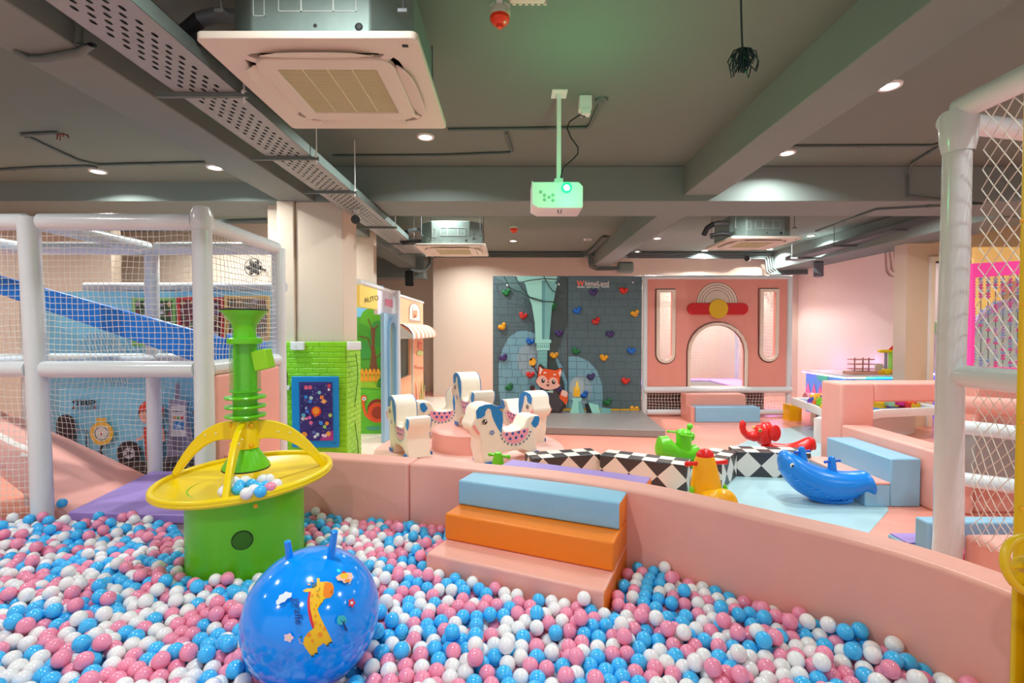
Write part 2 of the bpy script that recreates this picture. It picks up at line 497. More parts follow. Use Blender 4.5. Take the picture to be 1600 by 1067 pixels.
# ------------------------------------------------------------------ cassette air conditioners
def cassette(cx, cy, z, label, slab=SL, scale=1.0, rz=0.0):
    M0 = Matrix.Translation((cx, cy, z)) @ Matrix.Rotation(rz, 4, 'Z')
    t = root('ceiling_air_conditioner', label, 'air conditioner', (cx, cy, z), rz, group='cassette air conditioners hung under the slab')
    s = 0.475
    # panel ring with chamfered underside
    pm = plate_mesh('panel', [rrect(-s, -s, s, s, 0.03), rrect(-0.36, -0.36, 0.36, 0.36, 0.10)], 0.035, M_ACW, 0.006)
    put('panel', pm, t, M0 @ Matrix.Translation((0, 0, 0.02)))
    fm = plate_mesh('panel_core', [rrect(-0.325, -0.325, 0.325, 0.325, 0.09), rrect(-0.235, -0.235, 0.235, 0.235, 0.01)], 0.03, M_ACW, 0.006)
    put('panel_core', fm, t, M0 @ Matrix.Translation((0, 0, 0.008)))
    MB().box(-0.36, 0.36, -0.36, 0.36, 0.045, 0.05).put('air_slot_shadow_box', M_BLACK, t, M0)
    for k in range(4):
        A = M0 @ Matrix.Rotation(k * pi / 2, 4, 'Z')
        lm = MB()
        # curved louvre
        rg = []
        for i in range(7):
            u = -0.25 + 0.5 * i / 6
            hw = 0.036 * (1 - (abs(u) / 0.25) ** 4 * 0.6)
            rg.append(((u, -0.352 , -0.002), (0, hw * 1.35, 0.012), (0, 0.003, 0.006)))
        lm.loft(rg, n=8)
        lm.put('louvre', M_ACW, t, A)
        c = MB().box(-0.05, 0.05, -0.02, 0.02, 0.0, 0.03)
        q = 0.318
        c.put('corner_strut', M_ACW, t, A @ Matrix.Translation((q, -q, 0.006)) @ Matrix.Rotation(R(-45), 4, 'Z') @ Matrix.Translation((0, -0.01, 0)))
    g = MB().box(-0.235, 0.235, -0.235, 0.235, 0.006, 0.02)
    gr = g.put('intake_grille', M_GRILL, t, M0)
    sl = MB()
    for i in range(-22, 23):
        sl.box(-0.233, 0.233, i * 0.0105 - 0.002, i * 0.0105 + 0.002, -0.001, 0.006)
    for i in (-1, 0, 1):
        sl.box(i * 0.118 - 0.004, i * 0.118 + 0.004, -0.233, 0.233, -0.002, 0.006)
    sl.put('grille_slats', M_GRILL, gr, M0, kind='stuff')
    b = 0.42; ch = 0.16
    oc = [(-b + ch, -b), (b - ch, -b), (b, -b + ch), (b, b - ch), (b - ch, b), (-b + ch, b), (-b, b - ch), (-b, -b + ch)]
    body = MB().prism(oc, 0.05, 0.35).put('body', M_GALV, t, M0)
    bev(body, 0.008)
    # pressed knock-out outlines on the front and side
    kn = MB()
    def outline(x0, x1, z0, z1, y):
        for a, b2, c, d in ((x0, x1, z0, z0 + .003), (x0, x1, z1 - .003, z1), (x0, x0 + .003, z0, z1), (x1 - .003, x1, z0, z1)):
            kn.box(a, b2, y - 0.002, y, c, d)
    outline(-0.25, -0.20, 0.13, 0.25, -b); outline(-0.14, -0.04, 0.15, 0.26, -b); outline(-0.04, 0.10, 0.15, 0.26, -b); outline(0.10, 0.2, 0.15, 0.26, -b)
    kn.put('knockout_panel', mat('pale_pressed_line', (200, 212, 205), rough=.4), body, M0)
    sc = MB()
    for x, z2, r in ((0.02, 0.09, 0.009), (0.21, 0.085, 0.018)):
        sc.ball((x, -b, z2), r, 10, 6, sc=(1, 0.2, 1))
    sc.put('cable_hole', M_BLACK, body, M0)
    # hanging rods and lugs
    top = slab - z
    for sx in (-1, 1):
        for sy in (-1, 1):
            x, y = sx * 0.40, sy * 0.40
            r = MB().tube([(x, y, 0.16), (x, y, top)], 0.005, 8)
            r.box(x - 0.02, x + 0.02, y - 0.02, y + 0.02, 0.15, 0.165)
            r.put('hanging_rod', M_GALD, t, M0)
    # side pipe stubs
    pm2 = MB().tube([(-b, -0.2, 0.26), (-b - 0.12, -0.2, 0.27), (-b - 0.2, -0.2, 0.25)], 0.035, 12)
    pm2.put('drain_pipe', M_GALD, t, M0)
    hm = MB().tube([(-b - 0.2, -0.2, 0.25), (-b - 0.28, -0.19, 0.20), (-b - 0.3, -0.12, 0.12)], 0.036, 12)
    hm.tube([(-b, -0.30, 0.09), (-b - .14, -0.3, 0.10), (-b - 0.26, -0.24, 0.08)], 0.03, 10)
    hm.put('insulated_hose', M_BLACK, t, M0)
    MB().box(0.40, 0.425, -0.43, -0.415, -0.001, 0.004).put('indicator_lamp', M_BLACK, t, M0)
    return t
cassette(-0.878, 2.615, 2.735, 'large nearest cassette air conditioner hanging above the ball pit')
cassette(-0.83, 7.16, 2.62, 'distant cassette air conditioner beside the cable tray, left of the projector')
cassette(3.43, 7.16, 2.72, 'distant cassette air conditioner at right above the pink playhouse')

# ------------------------------------------------------------------ perforated cable tray
t = root('cable_tray', 'long perforated steel cable tray running beside the left ceiling beam', 'cable tray', (-1.60, 4.7, 2.75))
x0, x1, y0, y1, zt_ = -1.775, -1.445, 0.75, 8.4, 2.75
mb = MB()
ncol, pitch = 9, 0.044
cw = (x1 - x0 - 0.05) / ncol
ny = int((y1 - y0) / pitch)
mb.add([(x0, y0, zt_), (x0 + .025, y0, zt_), (x0 + .025, y1, zt_), (x0, y1, zt_)], [(0, 1, 2, 3)])
mb.add([(x1 - .025, y0, zt_), (x1, y0, zt_), (x1, y1, zt_), (x1 - .025, y1, zt_)], [(0, 1, 2, 3)])
vs, fs = [], []
for j in range(ny):
    for i in range(ncol):
        cx_ = x0 + 0.025 + (i + .5) * cw; cy_ = y0 + (j + .5) * pitch
        b0 = len(vs)
        hx, hy = cw / 2, pitch / 2
        outer = [(-hx, -hy), (0, -hy), (hx, -hy), (hx, 0), (hx, hy), (0, hy), (-hx, hy), (-hx, 0)]
        hole = (i + j) % 2 == 0 and 1 <= i < 8
        if not hole:
            vs += [(cx_ + a, cy_ + b_, zt_) for a, b_ in outer]; fs.append(tuple(b0 + k for k in range(8)))
        else:
            inner = [(a * 0.42, b_ * 0.7) if (a and b_) else (a * .6, b_ * 0.85) for a, b_ in outer]
            vs += [(cx_ + a, cy_ + b_, zt_) for a, b_ in outer + inner]
            for k in range(8):
                k2 = (k + 1) % 8; fs.append((b0 + k, b0 + k2, b0 + 8 + k2, b0 + 8 + k))
mb.add(vs, fs)
mb.put('tray_floor', mat('tray_zinc', (158, 162, 160), rough=.5, metal=.3, noise=.05), t)
MB().box(x0, x0 + .003, y0, y1, zt_, zt_ + 0.07).box(x1 - .003, x1, y0, y1, zt_, zt_ + 0.07).box(x1 - .02, x1, y0, y1, zt_ + .067, zt_ + 0.07).put('side_rail', M_GALV, t)
cm = MB()
for k in range(5):
    x = -1.72 + k * 0.055
    cm.tube([(x + 0.01 * sin(y * 2.3 + k), y, zt_ + 0.03) for y in np.arange(y0, y1, 0.4)], 0.022, 6)
cm.put('cable_bundle', M_PIPE, t)
for k, y in enumerate((2.65, 3.62, 4.5, 6.05, 7.2, 8.2)):
    b = MB().box(x0 - 0.10, x1 + 0.05, y - 0.011, y + 0.011, zt_ - 0.024, zt_ - 0.002)
    b.put('support_channel', M_PIPE, t)
    MB().tube([(x1 + 0.03, y, zt_ - 0.05), (x1 + 0.03, y, SL)], 0.005, 8).lathe([(0, 0), (.014, 0), (.014, .02), (0, .02)], (x1 + .03, y, zt_ - .01), 8).put('hanging_rod', M_WHITE, t)

# ------------------------------------------------------------------ second tray bundle at the far right
def bar(a, b, w, h):
    a, b = Vector(a), Vector(b); d = (b - a) / 2; s_ = d.cross(Vector((0, 0, 1))).normalized() * w
    return ((a + b) / 2, d, s_, Vector((0, 0, h)))
t = root('cable_tray', 'far perforated cable tray rising to the right above the glowing counter', 'cable tray', tuple(P(1330, 378, 8.0)))
mb = MB().obox(*bar(P(1238, 407, 9.6), P(1490, 338, 6.6), 0.15, 0.006))
for s_ in (-1, 1):
    a, b = P(1238, 407, 9.6), P(1490, 338, 6.6)
    side = (b - a).cross(Vector((0, 0, 1))).normalized() * 0.15 * s_
    mb.obox(*bar(a + side + Vector((0, 0, .035)), b + side + Vector((0, 0, .035)), 0.003, 0.035))
mb.put('tray_floor', M_GALD, t)
for u in (0.12, 0.45, 0.8):
    c = a.lerp(b, u)
    MB().box(c.x - .3, c.x + .3, c.y - .02, c.y + .02, c.z - .04, c.z - .012).put('support_channel', M_PIPE, t)
    for dx in (-.27, .27):
        MB().tube([(c.x + dx, c.y, c.z - .04), (c.x + dx, c.y, SL)], 0.006, 6).put('hanging_rod', M_GALD, t)

# ------------------------------------------------------------------ conduits on the ceiling
def conduit(pts, label, r=0.013, name='conduit_pipe', m=None):
    mb = MB().tube(pts, r, 10)
    for a, b in zip(pts[:-1], pts[1:]):
        a, b = Vector(a), Vector(b)
        if (b - a).length > 0.5:
            c = a.lerp(b, 0.5); d = (b - a).normalized() * 0.02
            mb.tube([c - d, c + d], r * 1.35, 10)
    return mb.put(name, m or M_PIPE, label=label, cat='conduit')
zc = CH + 1.685; zl = CH + 1.515
conduit([F(700, 203, zc), F(790, 202, zc), F(915, 200, zc), F(922, 196, zc), F(940, 156, zc)], 'dark conduit crossing the ceiling behind the projector pole')
conduit([F(520, 244, zc), F(690, 243, zc), F(797, 239, zc), F(800, 236, zc), F(791, 208, zc)], 'thin conduit between the cable tray and the middle of the ceiling')
conduit([F(1235, 229, zc), F(1455, 228, zc), F(1480, 222, zc)], 'straight conduit from the right beam toward the netted white frame')
p = F(1478, 222, zc)
conduit([p, F(1425, 255, zc), Vector((F(1416, 262, zc).x, 5.17, 3.10)), Vector((F(1416, 262, zc).x, 5.17, BH + .05)), Vector((F(1414, 300, zc).x + .1, 5.2, BH - .02)), F(1370, 327, BH - .015), F(1275, 361, BH - .015)], 'long conduit bending down over the crossbeam at right')
conduit([F(-20, 267, zl), F(60, 262, zl), F(140, 260, zl), F(153, 262, zl)], 'dark conduit entering from the left toward the leftmost downlight')
conduit([F(40, 213, zl), F(80, 232, zl), F(120, 250, zl), F(155, 258, zl), F(320, 254, zl)], 'dark conduit bending to the downlight beside the left beam')
w_ = root('loose_wire_bundle', 'short conduit stub with frayed brown wire ends on left ceiling', 'wires', tuple(F(95, 208, zl)))
MB().tube([F(34, 211, zl), F(90, 208, zl)], 0.014, 10).put('conduit_stub', M_PIPE, w_)
mb = MB()
c = F(98, 208, zl - 0.01)
for k in range(12):
    a = random.uniform(0, 2 * pi)
    mb.tube([c, c + Vector((cos(a) * .03, sin(a) * .02, -0.015)), c + Vector((cos(a) * .04, sin(a) * .03, -random.uniform(.01, .06)))], 0.004, 6)
mb.put('wire', mat('rust_brown_wire', (120, 70, 55), rough=.7), w_)
conduit([F(22, 78, BH + .0) , F(45, 92, BH - .02), F(70, 92, BH - .02), F(125, 82, BH - .02), F(144, 70, BH - .02), Vector((-2.03, F(144, 70, BH).y, BH)), Vector((-2.03, F(144, 70, BH).y, SL - .03))], 'grey conduit wrapping under the left ceiling beam at top left', 0.018)
# conduits hugging the beam ends at the back wall
for k in range(3):
    x = 1.72 - 0.03 * k
    conduit([(x, 9.0, 3.17), (x - .02, 10.7, 3.15), (x, 10.78, 3.05 - .02 * k), (x + .02, 10.78, BH2 + .02 - .03 * k), (x + .15, 10.75, BH2 - .05 - .03 * k), (2.3, 10.7, BH2 - .05 - .03 * k)], ('outer', 'middle', 'inner')[k] + ' bent conduit wrapping the beam end above the climbing wall', 0.016)
for k in range(3):
    conduit([(-1.7, 10.81, 3.16 - .04 * k), (1.55, 10.81, 3.16 - .04 * k)], ('highest', 'middle', 'lowest')[k] + ' of three parallel conduits along the top of the back wall', 0.018)
for k in range(4):
    x = 5.63 - 0.045 * k
    conduit([(2.5, 10.81, 3.17 - .035 * k), (x, 10.82, 3.15 - .035 * k), (x + .03, 10.82, 3.08 - .03 * k), (x + .04, 10.80, 2.85 - .03 * k), (x + .10, 10.76, 2.77 - .025 * k), (6.3, 10.6, 2.77 - .025 * k)], ('first', 'second', 'third', 'fourth')[k] + ' from the top of four stacked conduits in the corner above the grey speaker', 0.018)
for k in range(5):
    a = P(1388 + 7 * k, 398, 9.0); X = 6.385
    conduit([PXp(1382 + 7 * k, 392, X), PXp(1384 + 7 * k, 425 - 4 * k, X), PXp(1390 + 6 * k, 432 - 6 * k, X), PXp(1418, 435 - 7 * k, X)], ('leftmost', 'second from left', 'middle', 'second from right', 'rightmost')[k] + ' of five cream conduits curving on the rosy wall by the pillar', 0.012, m=M_WALLP)
c = P(628, 418, 10.95)
conduit([P(640, 421, 10.3), P(655, 424, 10.6), P(666, 421, 10.7), P(672, 412, 10.7), P(672, 400, 10.7)], 'conduit elbow curling under the left beam end', 0.035)

# ------------------------------------------------------------------ projector and what hangs from the ceiling
t = root('projector', 'white ceiling projector with a glowing green lens on a pole', 'projector', (0.335, 3.56, 2.46))
pc = P(871, 303, 3.5)
x0, x1 = P(831, 300, 3.45).x, P(911, 300, 3.45).x
z1, z0 = P(871, 284, 3.45).z, P(871, 325, 3.45).z
prof = [(x0, z1 + .01), (x0, z0 + .025), (x0 + .045, z0), (x1 - .01, z0), (x1, z0 + .01), (x1, z1 - .03), (x1 - .03, z1), (x0 + .01, z1)]
o = put('casing', plate_mesh('casing', [prof], 0.26, M_WHITE, 0.006), t, upright(0, 3.58, 0))
lx, lz = P(886, 292, 3.42).x, P(886, 292, 3.42).z
MB().lathe([(0.022, 0), (0.036, 0), (0.036, 0.02), (0.022, 0.02)], n=24).put('lens_ring', emis('lens_glow_ring', (20, 255, 100), 3), t, Matrix.Translation((lx, 3.45, lz)) @ Matrix.Rotation(R(90), 4, 'X'))  # green glow around the lens put into the ring as emission
MB().ball((lx, 3.445, lz), 0.022, 16, 10, sc=(1, .6, 1)).put('lens', emis('green_lens_light', (70, 255, 150), 60), t)
bt = MB()
for a, b in ((845, 300), (851, 305), (851, 312), (858, 308), (864, 305), (864, 313)):
    q = P(a, b, 3.449); bt.ball(tuple(q), 0.012, 12, 6, sc=(1, .35, 1))
bt.put('button', mat('pale_green_button', (150, 190, 160), rough=.4), t)
px_ = 0.335
MB().box(px_ - .012, px_ + .018, 3.60, 3.64, z1 + .04, SL).put('mount_pole', M_WHITE, t)
MB().box(px_ - .03, px_ + .03, 3.57, 3.66, z1 - .002, z1 + .06).put('mount_head', M_WHITE, t)
MB().box(px_ - .05, px_ + .06, 3.55, 3.68, SL - .006, SL).put('ceiling_plate', M_WHITE, t)
MB().tube([P(872, 320, 3.5), P(872, 333, 3.5), P(876, 333, 3.5), P(879, 322, 3.5)], 0.003, 6).put('loose_lead', M_BLACK, t)
gl = bpy.data.lights.new('green_spill_light', 'POINT'); gl.energy = 10; gl.color = (0.08, 1.0, 0.36); gl.shadow_soft_size = 0.05  # added point light ahead of the lens, spilling green onto the ceiling
go = bpy.data.objects.new('green_spill_light', gl); COL.objects.link(go); go.parent = t; go.matrix_parent_inverse = inv_of(t)
go.matrix_basis = Matrix.Translation((lx + .05, 2.95, lz + .02))
t = root('socket_box', 'white socket box on the ceiling beside the projector pole', 'socket', tuple(F(913, 155, SL)))
q = F(914, 152, SL)
bev(MB().box(q.x - .045, q.x + .045, q.y - .04, q.y + .04, SL - .10, SL).put('box', M_WHITE, t), .004)
MB().box(q.x - .03, q.x + .035, q.y - .05, q.y + .02, SL - .135, SL - .10).put('plug', M_WHITE, t)
s1 = Vector((q.x, q.y - .02, SL - .15))
cp = [s1, P(905, 180, 3.66), P(890, 190, 3.64), P(886, 200, 3.62), P(892, 215, 3.6), P(903, 230, 3.6), P(903, 240, 3.6), P(896, 248, 3.6), P(880, 262, 3.6), P(876, 278, 3.6)]
MB().tube(cp, 0.005, 8).put('power_lead', M_BLACK, t)
MB().lathe([(0, 0), (.05, 0), (.045, -.02), (0, -.02)], tuple(F(940, 155, SL)), 16).put('junction_cap', M_PIPE, t)
def detector(px, py, Y, label, s=1.0, col=(232, 60, 20)):
    q = P(px, py, Y)
    t = root('heat_detector', label, 'detector', (q.x, q.y, q.z))
    M0 = Matrix.Translation(q) @ Matrix.Scale(s, 4)
    MB().lathe([(0, .04), (.052, .04), (.054, .012), (.05, .004)], n=24).put('base', mat('pale_green_base', (190, 205, 180), rough=.5), t, M0)
    for k in range(3):
        a = 2.1 * k + .5
        MB().box(.02 * 1, .05, -.015, .015, .04, .075).put('lug', M_WHITE, t, M0 @ Matrix.Rotation(a, 4, 'Z'))
    MB().lathe([(.05, .006), (.05, -.012), (.035, -.03), (.018, -.035), (.014, -.05), (0, -.052)], n=24).put('dome', mat('orange_red_dome', col, rough=.3), t, M0)
    L = (SL - q.z) / s
    MB().tube([(0, 0, .04), (0, 0, L)], 0.012, 8).put('drop_pipe', M_PIPE, t, M0)
detector(781, 28, 2.55, 'orange red heat detector hanging at the top of the picture')
detector(803, 358, 8.2, 'small distant orange red heat detector over the climbing wall', 1.3)
t = root('access_point', 'white ribbed casing cut off by the top picture edge', 'ceiling unit', (0.08, 2.3, 3.05))
q = P(825, 8, 2.3)
bev(MB().box(q.x - .085, q.x + .08, 2.08, 2.3, q.z, q.z + .05).put('casing', M_ACW, t), .012)
rb = MB()
for i in range(6): rb.box(q.x - .07 + i * .028, q.x - .055 + i * .028, 2.296, 2.306, q.z + .002, q.z + .045)
rb.put('ribs', M_ACW, t, kind='stuff')
MB().tube([(q.x, 2.2, q.z + .05), (q.x, 2.2, SL)], .015, 8).put('stem', M_WHITE, t)
t = root('hanging_cable_coil', 'dark green cable coil dangling from the ceiling at top right', 'cable', (1.015, 2.2, 2.75))
mb = MB()
c0 = P(1160, 76, 2.2)
mb.tube([(c0.x - .02, 2.2, SL), (c0.x - .012, 2.2, c0.z + .3), (c0.x - .005, 2.2, c0.z + .1), c0], 0.0045, 8)
mb.put('cord', mat('dark_teal_cable', (30, 58, 54), rough=.5), t)
mb = MB()
for k in range(46):
    a = random.uniform(0, 2 * pi); rr = random.uniform(.015, .06); L = random.uniform(.05, .115)
    sx = rr * cos(a) * (1.0); sy = rr * sin(a) * .6
    mb.tube([c0 + Vector((0, 0, .005)), c0 + Vector((sx * .8, sy, -.015)), c0 + Vector((sx * 1.3, sy, -L * .6)), c0 + Vector((sx * 1.0 , sy, -L)), c0 + Vector((sx * .5, sy * .5, -L * .7))], 0.0032, 6)
mb.tube([c0 + Vector((.01, 0, 0)), c0 + Vector((.06, 0, -.01)), c0 + Vector((.07, 0, -.07)), c0 + Vector((.06, 0, -.1))], .003, 6)
mb.put('coil', MATS['dark_teal_cable'], t, kind='stuff')

# ------------------------------------------------------------------ cameras and loudspeakers on the walls
def cctv(p, d, label, s=1.0):
    t = root('security_camera', label, 'camera', tuple(p))
    d = Vector(d).normalized(); p = Vector(p)
    b = p - d * 0.10 * s + Vector((0, 0, .09 * s))
    MB().tube([b, b + Vector((0, 0, -.015)), p - d * .05 * s + Vector((0, 0, .03 * s)), p - d * .03 * s], [.035 * s, .03 * s, .014 * s, .014 * s], 12).put('bracket', M_WHITE, t)
    MB().tube([p - d * .09 * s, p - d * .085 * s, p + d * .05 * s], [.02 * s, .037 * s, .037 * s], 16).put('housing', M_WHITE, t)
    MB().tube([p + d * .05 * s, p + d * .065 * s], [.04 * s, .034 * s], 16).put('lens_cover', M_BLACK, t)
cctv(P(556, 342, 5.12), (.25, -1, -.35), 'black faced security camera on the top corner of the column', 1.15)
cctv(P(1168, 404, 10.8), (-.6, -1, -.1), 'small white security camera above the playhouse window', 1.5)
cctv(P(1384, 384, 6.28 * 775 / 590), (-.3, -1, -.2), 'black faced security camera under the beam by the pillar', 1.5)
def speaker(p, label, s, rz, m):
    t = root('wall_loudspeaker', label, 'speaker', tuple(p), rz)
    M0 = Matrix.Translation(p) @ Matrix.Rotation(rz, 4, 'Z') @ Matrix.Scale(s, 4)
    bev(MB().prism([(-.09, -.07), (.09, -.07), (.065, .08), (-.065, .08)], -.15, .15).put('cabinet', m, t, M0), .02, 3)
    bev(MB().box(-.075, .075, -.082, -.07, -.13, .13).put('grille', mat('grille_cloth_' + m.name, (40, 44, 44) if m is M_BLACK else (104, 108, 112), rough=.8, bump=.6, bscale=300), t, M0), .01)
    MB().box(-.02, .02, .08, .16, -.03, .03).put('wall_bracket', m, t, M0)
speaker(P(640, 435, 9.9), 'black loudspeaker on the wall above the peach playhouse', 1.0, R(10), M_BLACK)
speaker(P(1279, 421, 9.6), 'grey loudspeaker on the rosy wall near the corner', 1.0, R(-35), M_GALD)
q = P(977, 421, 10.8)
bev(MB().box(q.x - .17, q.x + .17, 10.7, 10.9, q.z - .08, q.z + .16).put('junction_box', mat('grey_green_box', (110, 128, 116), rough=.5), label='grey green box on the wall above the climbing panel seam', cat='box'), .05, 3)
# ------------------------------------------------------------------ padded wall round the ball pit
INNER = [(-1.97, 3.34), (-1.265, 3.28), (-.66, 3.13), (-.20, 2.99), (.22, 2.84), (.63, 2.62), (.90, 2.41), (1.13, 2.20), (1.32, 2.03), (1.47, 1.86), (1.56, 1.70), (1.615, 1.55)]
def offset(pl, d):
    out = []
    for i, p in enumerate(pl):
        a = pl[max(i - 1, 0)]; b = pl[min(i + 1, len(pl) - 1)]
        dx, dy = b[0] - a[0], b[1] - a[1]; l = hypot(dx, dy)
        out.append((p[0] - dy / l * d, p[1] + dx / l * d))
    return out
def smooth_pl(pl, n=4):
    out = []
    N = len(pl)
    for i in range(N - 1):
        p0, p1, p2, p3 = [np.array(pl[min(max(i + k, 0), N - 1)]) for k in (-1, 0, 1, 2)]
        for j in range(n):
            t_ = j / n
            out.append(tuple(.5 * ((2 * p1) + (-p0 + p2) * t_ + (2 * p0 - 5 * p1 + 4 * p2 - p3) * t_ ** 2 + (-p0 + 3 * p1 - 3 * p2 + p3) * t_ ** 3)))
    out.append(pl[-1])
    return out
SM = smooth_pl(INNER, 4)
OUTER = offset(SM, 0.16)
cut = 8   # joint at the third given point
for a, b, lb in ((0, cut, 'short pink padded pit wall section behind the green and yellow tower'), (cut, len(SM) - 1, 'long curved pink padded pit wall sweeping to the lower right corner')):
    ins, out = SM[a:b + 1], OUTER[a:b + 1]
    if a: # leave a small joint
        ins = [tuple(np.array(ins[0]) * .99 + np.array(ins[1]) * .01)] + ins[1:]
        ins[0] = (ins[0][0] + .004, ins[0][1] - .001); out = [(out[0][0] + .004, out[0][1] - .001)] + out[1:]
    mb = MB()
    poly = ins + out[::-1]
    n = len(ins)
    # strips so every face stays flat
    v = []
    for p, q in zip(ins, out): v += [(p[0], p[1], 0.0), (p[0], p[1], .65), (q[0], q[1], .65), (q[0], q[1], 0.0)]
    f = []
    for i in range(n - 1):
        for k in range(4): f.append((i * 4 + k, i * 4 + (k + 1) % 4, (i + 1) * 4 + (k + 1) % 4, (i + 1) * 4 + k))
    f += [(0, 1, 2, 3), tuple(range((n - 1) * 4, n * 4))[::-1]]
    mb.add(v, f)
    bev(mb.put('padded_pit_wall', M_PINK, label=lb, cat='padded wall'), .018, 3)

# ------------------------------------------------------------------ three-step soft stairs in the pit
d = Vector((.916, -.401, 0)); nrm = Vector((-.401, -.916, 0))
B0 = Vector((-.312, 2.845, 0)); L = .935
t = root('soft_stairs', 'three-step soft stairs in blue, orange and pink inside the ball pit', 'soft steps', (.1, 2.6, 0))
def step(name, a, b, z0, z1, m, side=True, back=0.19):
    # block between depth a and b along nrm (from the blue front edge)
    c = B0 + d * (L / 2) + nrm * ((a + b) / 2) + Vector((0, 0, (z0 + z1) / 2))
    mb = MB().obox(c, d * (L / 2), nrm * ((b - a) / 2), (0, 0, (z1 - z0) / 2))
    me = mb.mesh(name, [m, M_ORANGE])
    for p in me.polygons:
        if abs(p.normal.dot(d)) > .9: p.material_index = 1
    return bev(put(name, me, t), .012, 3)
step('top_step', -.205, 0, .49, .632, M_BLUEV)
step('middle_step', -.205, .150, .345, .489, M_ORANGE)
step('bottom_step', -.205, .335, .12, .344, M_PINK)

# purple bench outside the wall
q = [F(776, 722, .47), F(790, 716, .47), F(1016, 744, .47), F(1012, 770, .47)]
t = root('soft_stairs', 'purple-topped soft step with orange end outside the pit wall', 'soft steps', (.5, 3.3, 0))
pa, pb = F(800, 717, .50), F(1018, 745, .50)
e = (pb - pa).normalized(); nn = Vector((e.y, -e.x, 0))
off = 0.22
c = (pa + pb) / 2 + nn * off / 2
me = MB().obox((c.x, c.y, .25), e * ((pb - pa).length / 2), nn * off / 2, (0, 0, .25)).mesh('step_block', [M_PURP, M_ORANGE])
for p_ in me.polygons:
    if p_.normal.z < .9: p_.material_index = 1
bev(put('step_block', me, t), .012)
c2 = (pa + pb) / 2 - nn * .11
me = MB().obox((c2.x, c2.y, .14), e * ((pb - pa).length / 2), nn * .105, (0, 0, .14)).mesh('lower_step', [M_PURP, M_ORANGE])
for p_ in me.polygons:
    if p_.normal.z < .9: p_.material_index = 1
bev(put('lower_step', me, t), .012)

# ------------------------------------------------------------------ nets
def net(name, A, B, C_, D, cell, parent, r=.0018, diamond=False, sag=0.0, seed=1, wob=.15, tall=1.0):
    """net over the quad A B C D (A->B along the bottom, D->C along the top)"""
    A, B, C_, D = map(Vector, (A, B, C_, D))
    w_ = ((B - A).length + (C_ - D).length) / 2; h_ = ((D - A).length + (C_ - B).length) / 2
    nx, ny_ = max(2, round(w_ / cell)), max(2, round(h_ / cell / tall))
    nr = (B - A).cross(D - A).normalized()
    rnd = random.Random(seed)
    ph = [rnd.uniform(0, 6.28) for _ in range(4)]
    def pt(u, v):
        p = A.lerp(B, u).lerp(D.lerp(C_, u), v)
        e_ = 1.0 if 0 < u < 1 and 0 < v < 1 else 0
        q = 4 * u * (1 - u) * 4 * v * (1 - v)
        p = p + nr * sag * q * (0.6 + .5 * sin(5 * u + ph[0]) * sin(4 * v + ph[1]))
        ux = (B - A) / w_ * cell * wob * e_ * (sin(9 * v + 3 * u + ph[2]) + .3 * sin(31 * v + 17 * u))
        uy = (D - A) / h_ * cell * wob * e_ * (sin(8 * u + 4 * v + ph[3]) + .3 * sin(27 * u + 23 * v)) - (D - A) / h_ * sag * .5 * q
        return p + ux + uy
    mb = MB()
    if not diamond:
        for i in range(nx + 1):
            mb.tube([pt(i / nx, j / ny_) for j in range(ny_ + 1)], r, 4, caps=False)
        for j in range(ny_ + 1):
            mb.tube([pt(i / nx, j / ny_) for i in range(nx + 1)], r, 4, caps=False)
    else:
        # strands run diagonally and bounce from side to side
        for s in (1, -1):
            for k in range(-ny_, nx + ny_ + 1):
                pts = []
                for j in range(ny_ + 1):
                    i = k + s * j
                    if 0 <= i <= nx: pts.append(pt(i / nx, j / ny_))
                if len(pts) > 1: mb.tube(pts, r, 4, caps=False)
    return mb.put(name, M_NET, parent, kind='stuff')

# ------------------------------------------------------------------ left netted play frame
t = root('netted_play_frame', 'white padded tube frame with rope nets on the left of the pit', 'play frame', (-3.05, 3.7, 0))
FR = .058
def pole(parent, a, b, r=FR, name='padded_pole', rings=True):
    a, b = Vector(a), Vector(b)
    return MB().tube([a, a.lerp(b, .33), a.lerp(b, .66), b], [r, r * 1.03, r * .99, r], 18).put(name, M_WVIN, parent)
XS, YS, ZT, ZM = (-4.13, -3.07, -1.99), (3.2, 4.24), 2.19, 1.245
for X in XS:
    for Y in YS:
        s = 1.0 if Y < 4 else .95
        if (X, Y) == (XS[1], YS[0]): pole(t, (X + .02, Y, 0.0), (X, Y, ZM)); pole(t, (X, Y, ZM), (X - .035, Y, ZT + .03))
        else: pole(t, (X, Y, 0.0), (X, Y, ZT + (.05 if Y < 4 else 0)), FR * s)
for Y in YS:
    for a, b in ((XS[0], XS[1]), (XS[1], XS[2])):
        pole(t, (a + .05, Y, ZT), (b - .05, Y, ZT), FR * .92, 'padded_rail')
        pole(t, (a + .05, Y, ZM), (b - .05, Y, ZM), FR * .92, 'padded_rail')
pole(t, (-5.6, 3.2, ZT), (XS[0] - .05, 3.2, ZT), FR * .92, 'padded_rail')
pole(t, (-5.6, 4.24, ZT), (XS[0] - .05, 4.24, ZT), FR * .92, 'padded_rail')
pole(t, (-5.6, 4.24, ZM), (XS[0] - .05, 4.24, ZM), FR * .92, 'padded_rail')
for X in XS:
    pole(t, (X, YS[0] + .05, ZT), (X, YS[1] - .05, ZT), FR * .85, 'padded_rail')
    pole(t, (X, YS[0] + .05, ZM), (X, YS[1] - .05, ZM), FR * .85, 'padded_rail')
MB().lathe([(0.0001, .03), (.045, .025), (.066, -.03), (.068, -.09), (.06, -.12)], (-1.99, 3.2, ZT + .07), 18).put('wrapped_joint', M_WVIN, t)
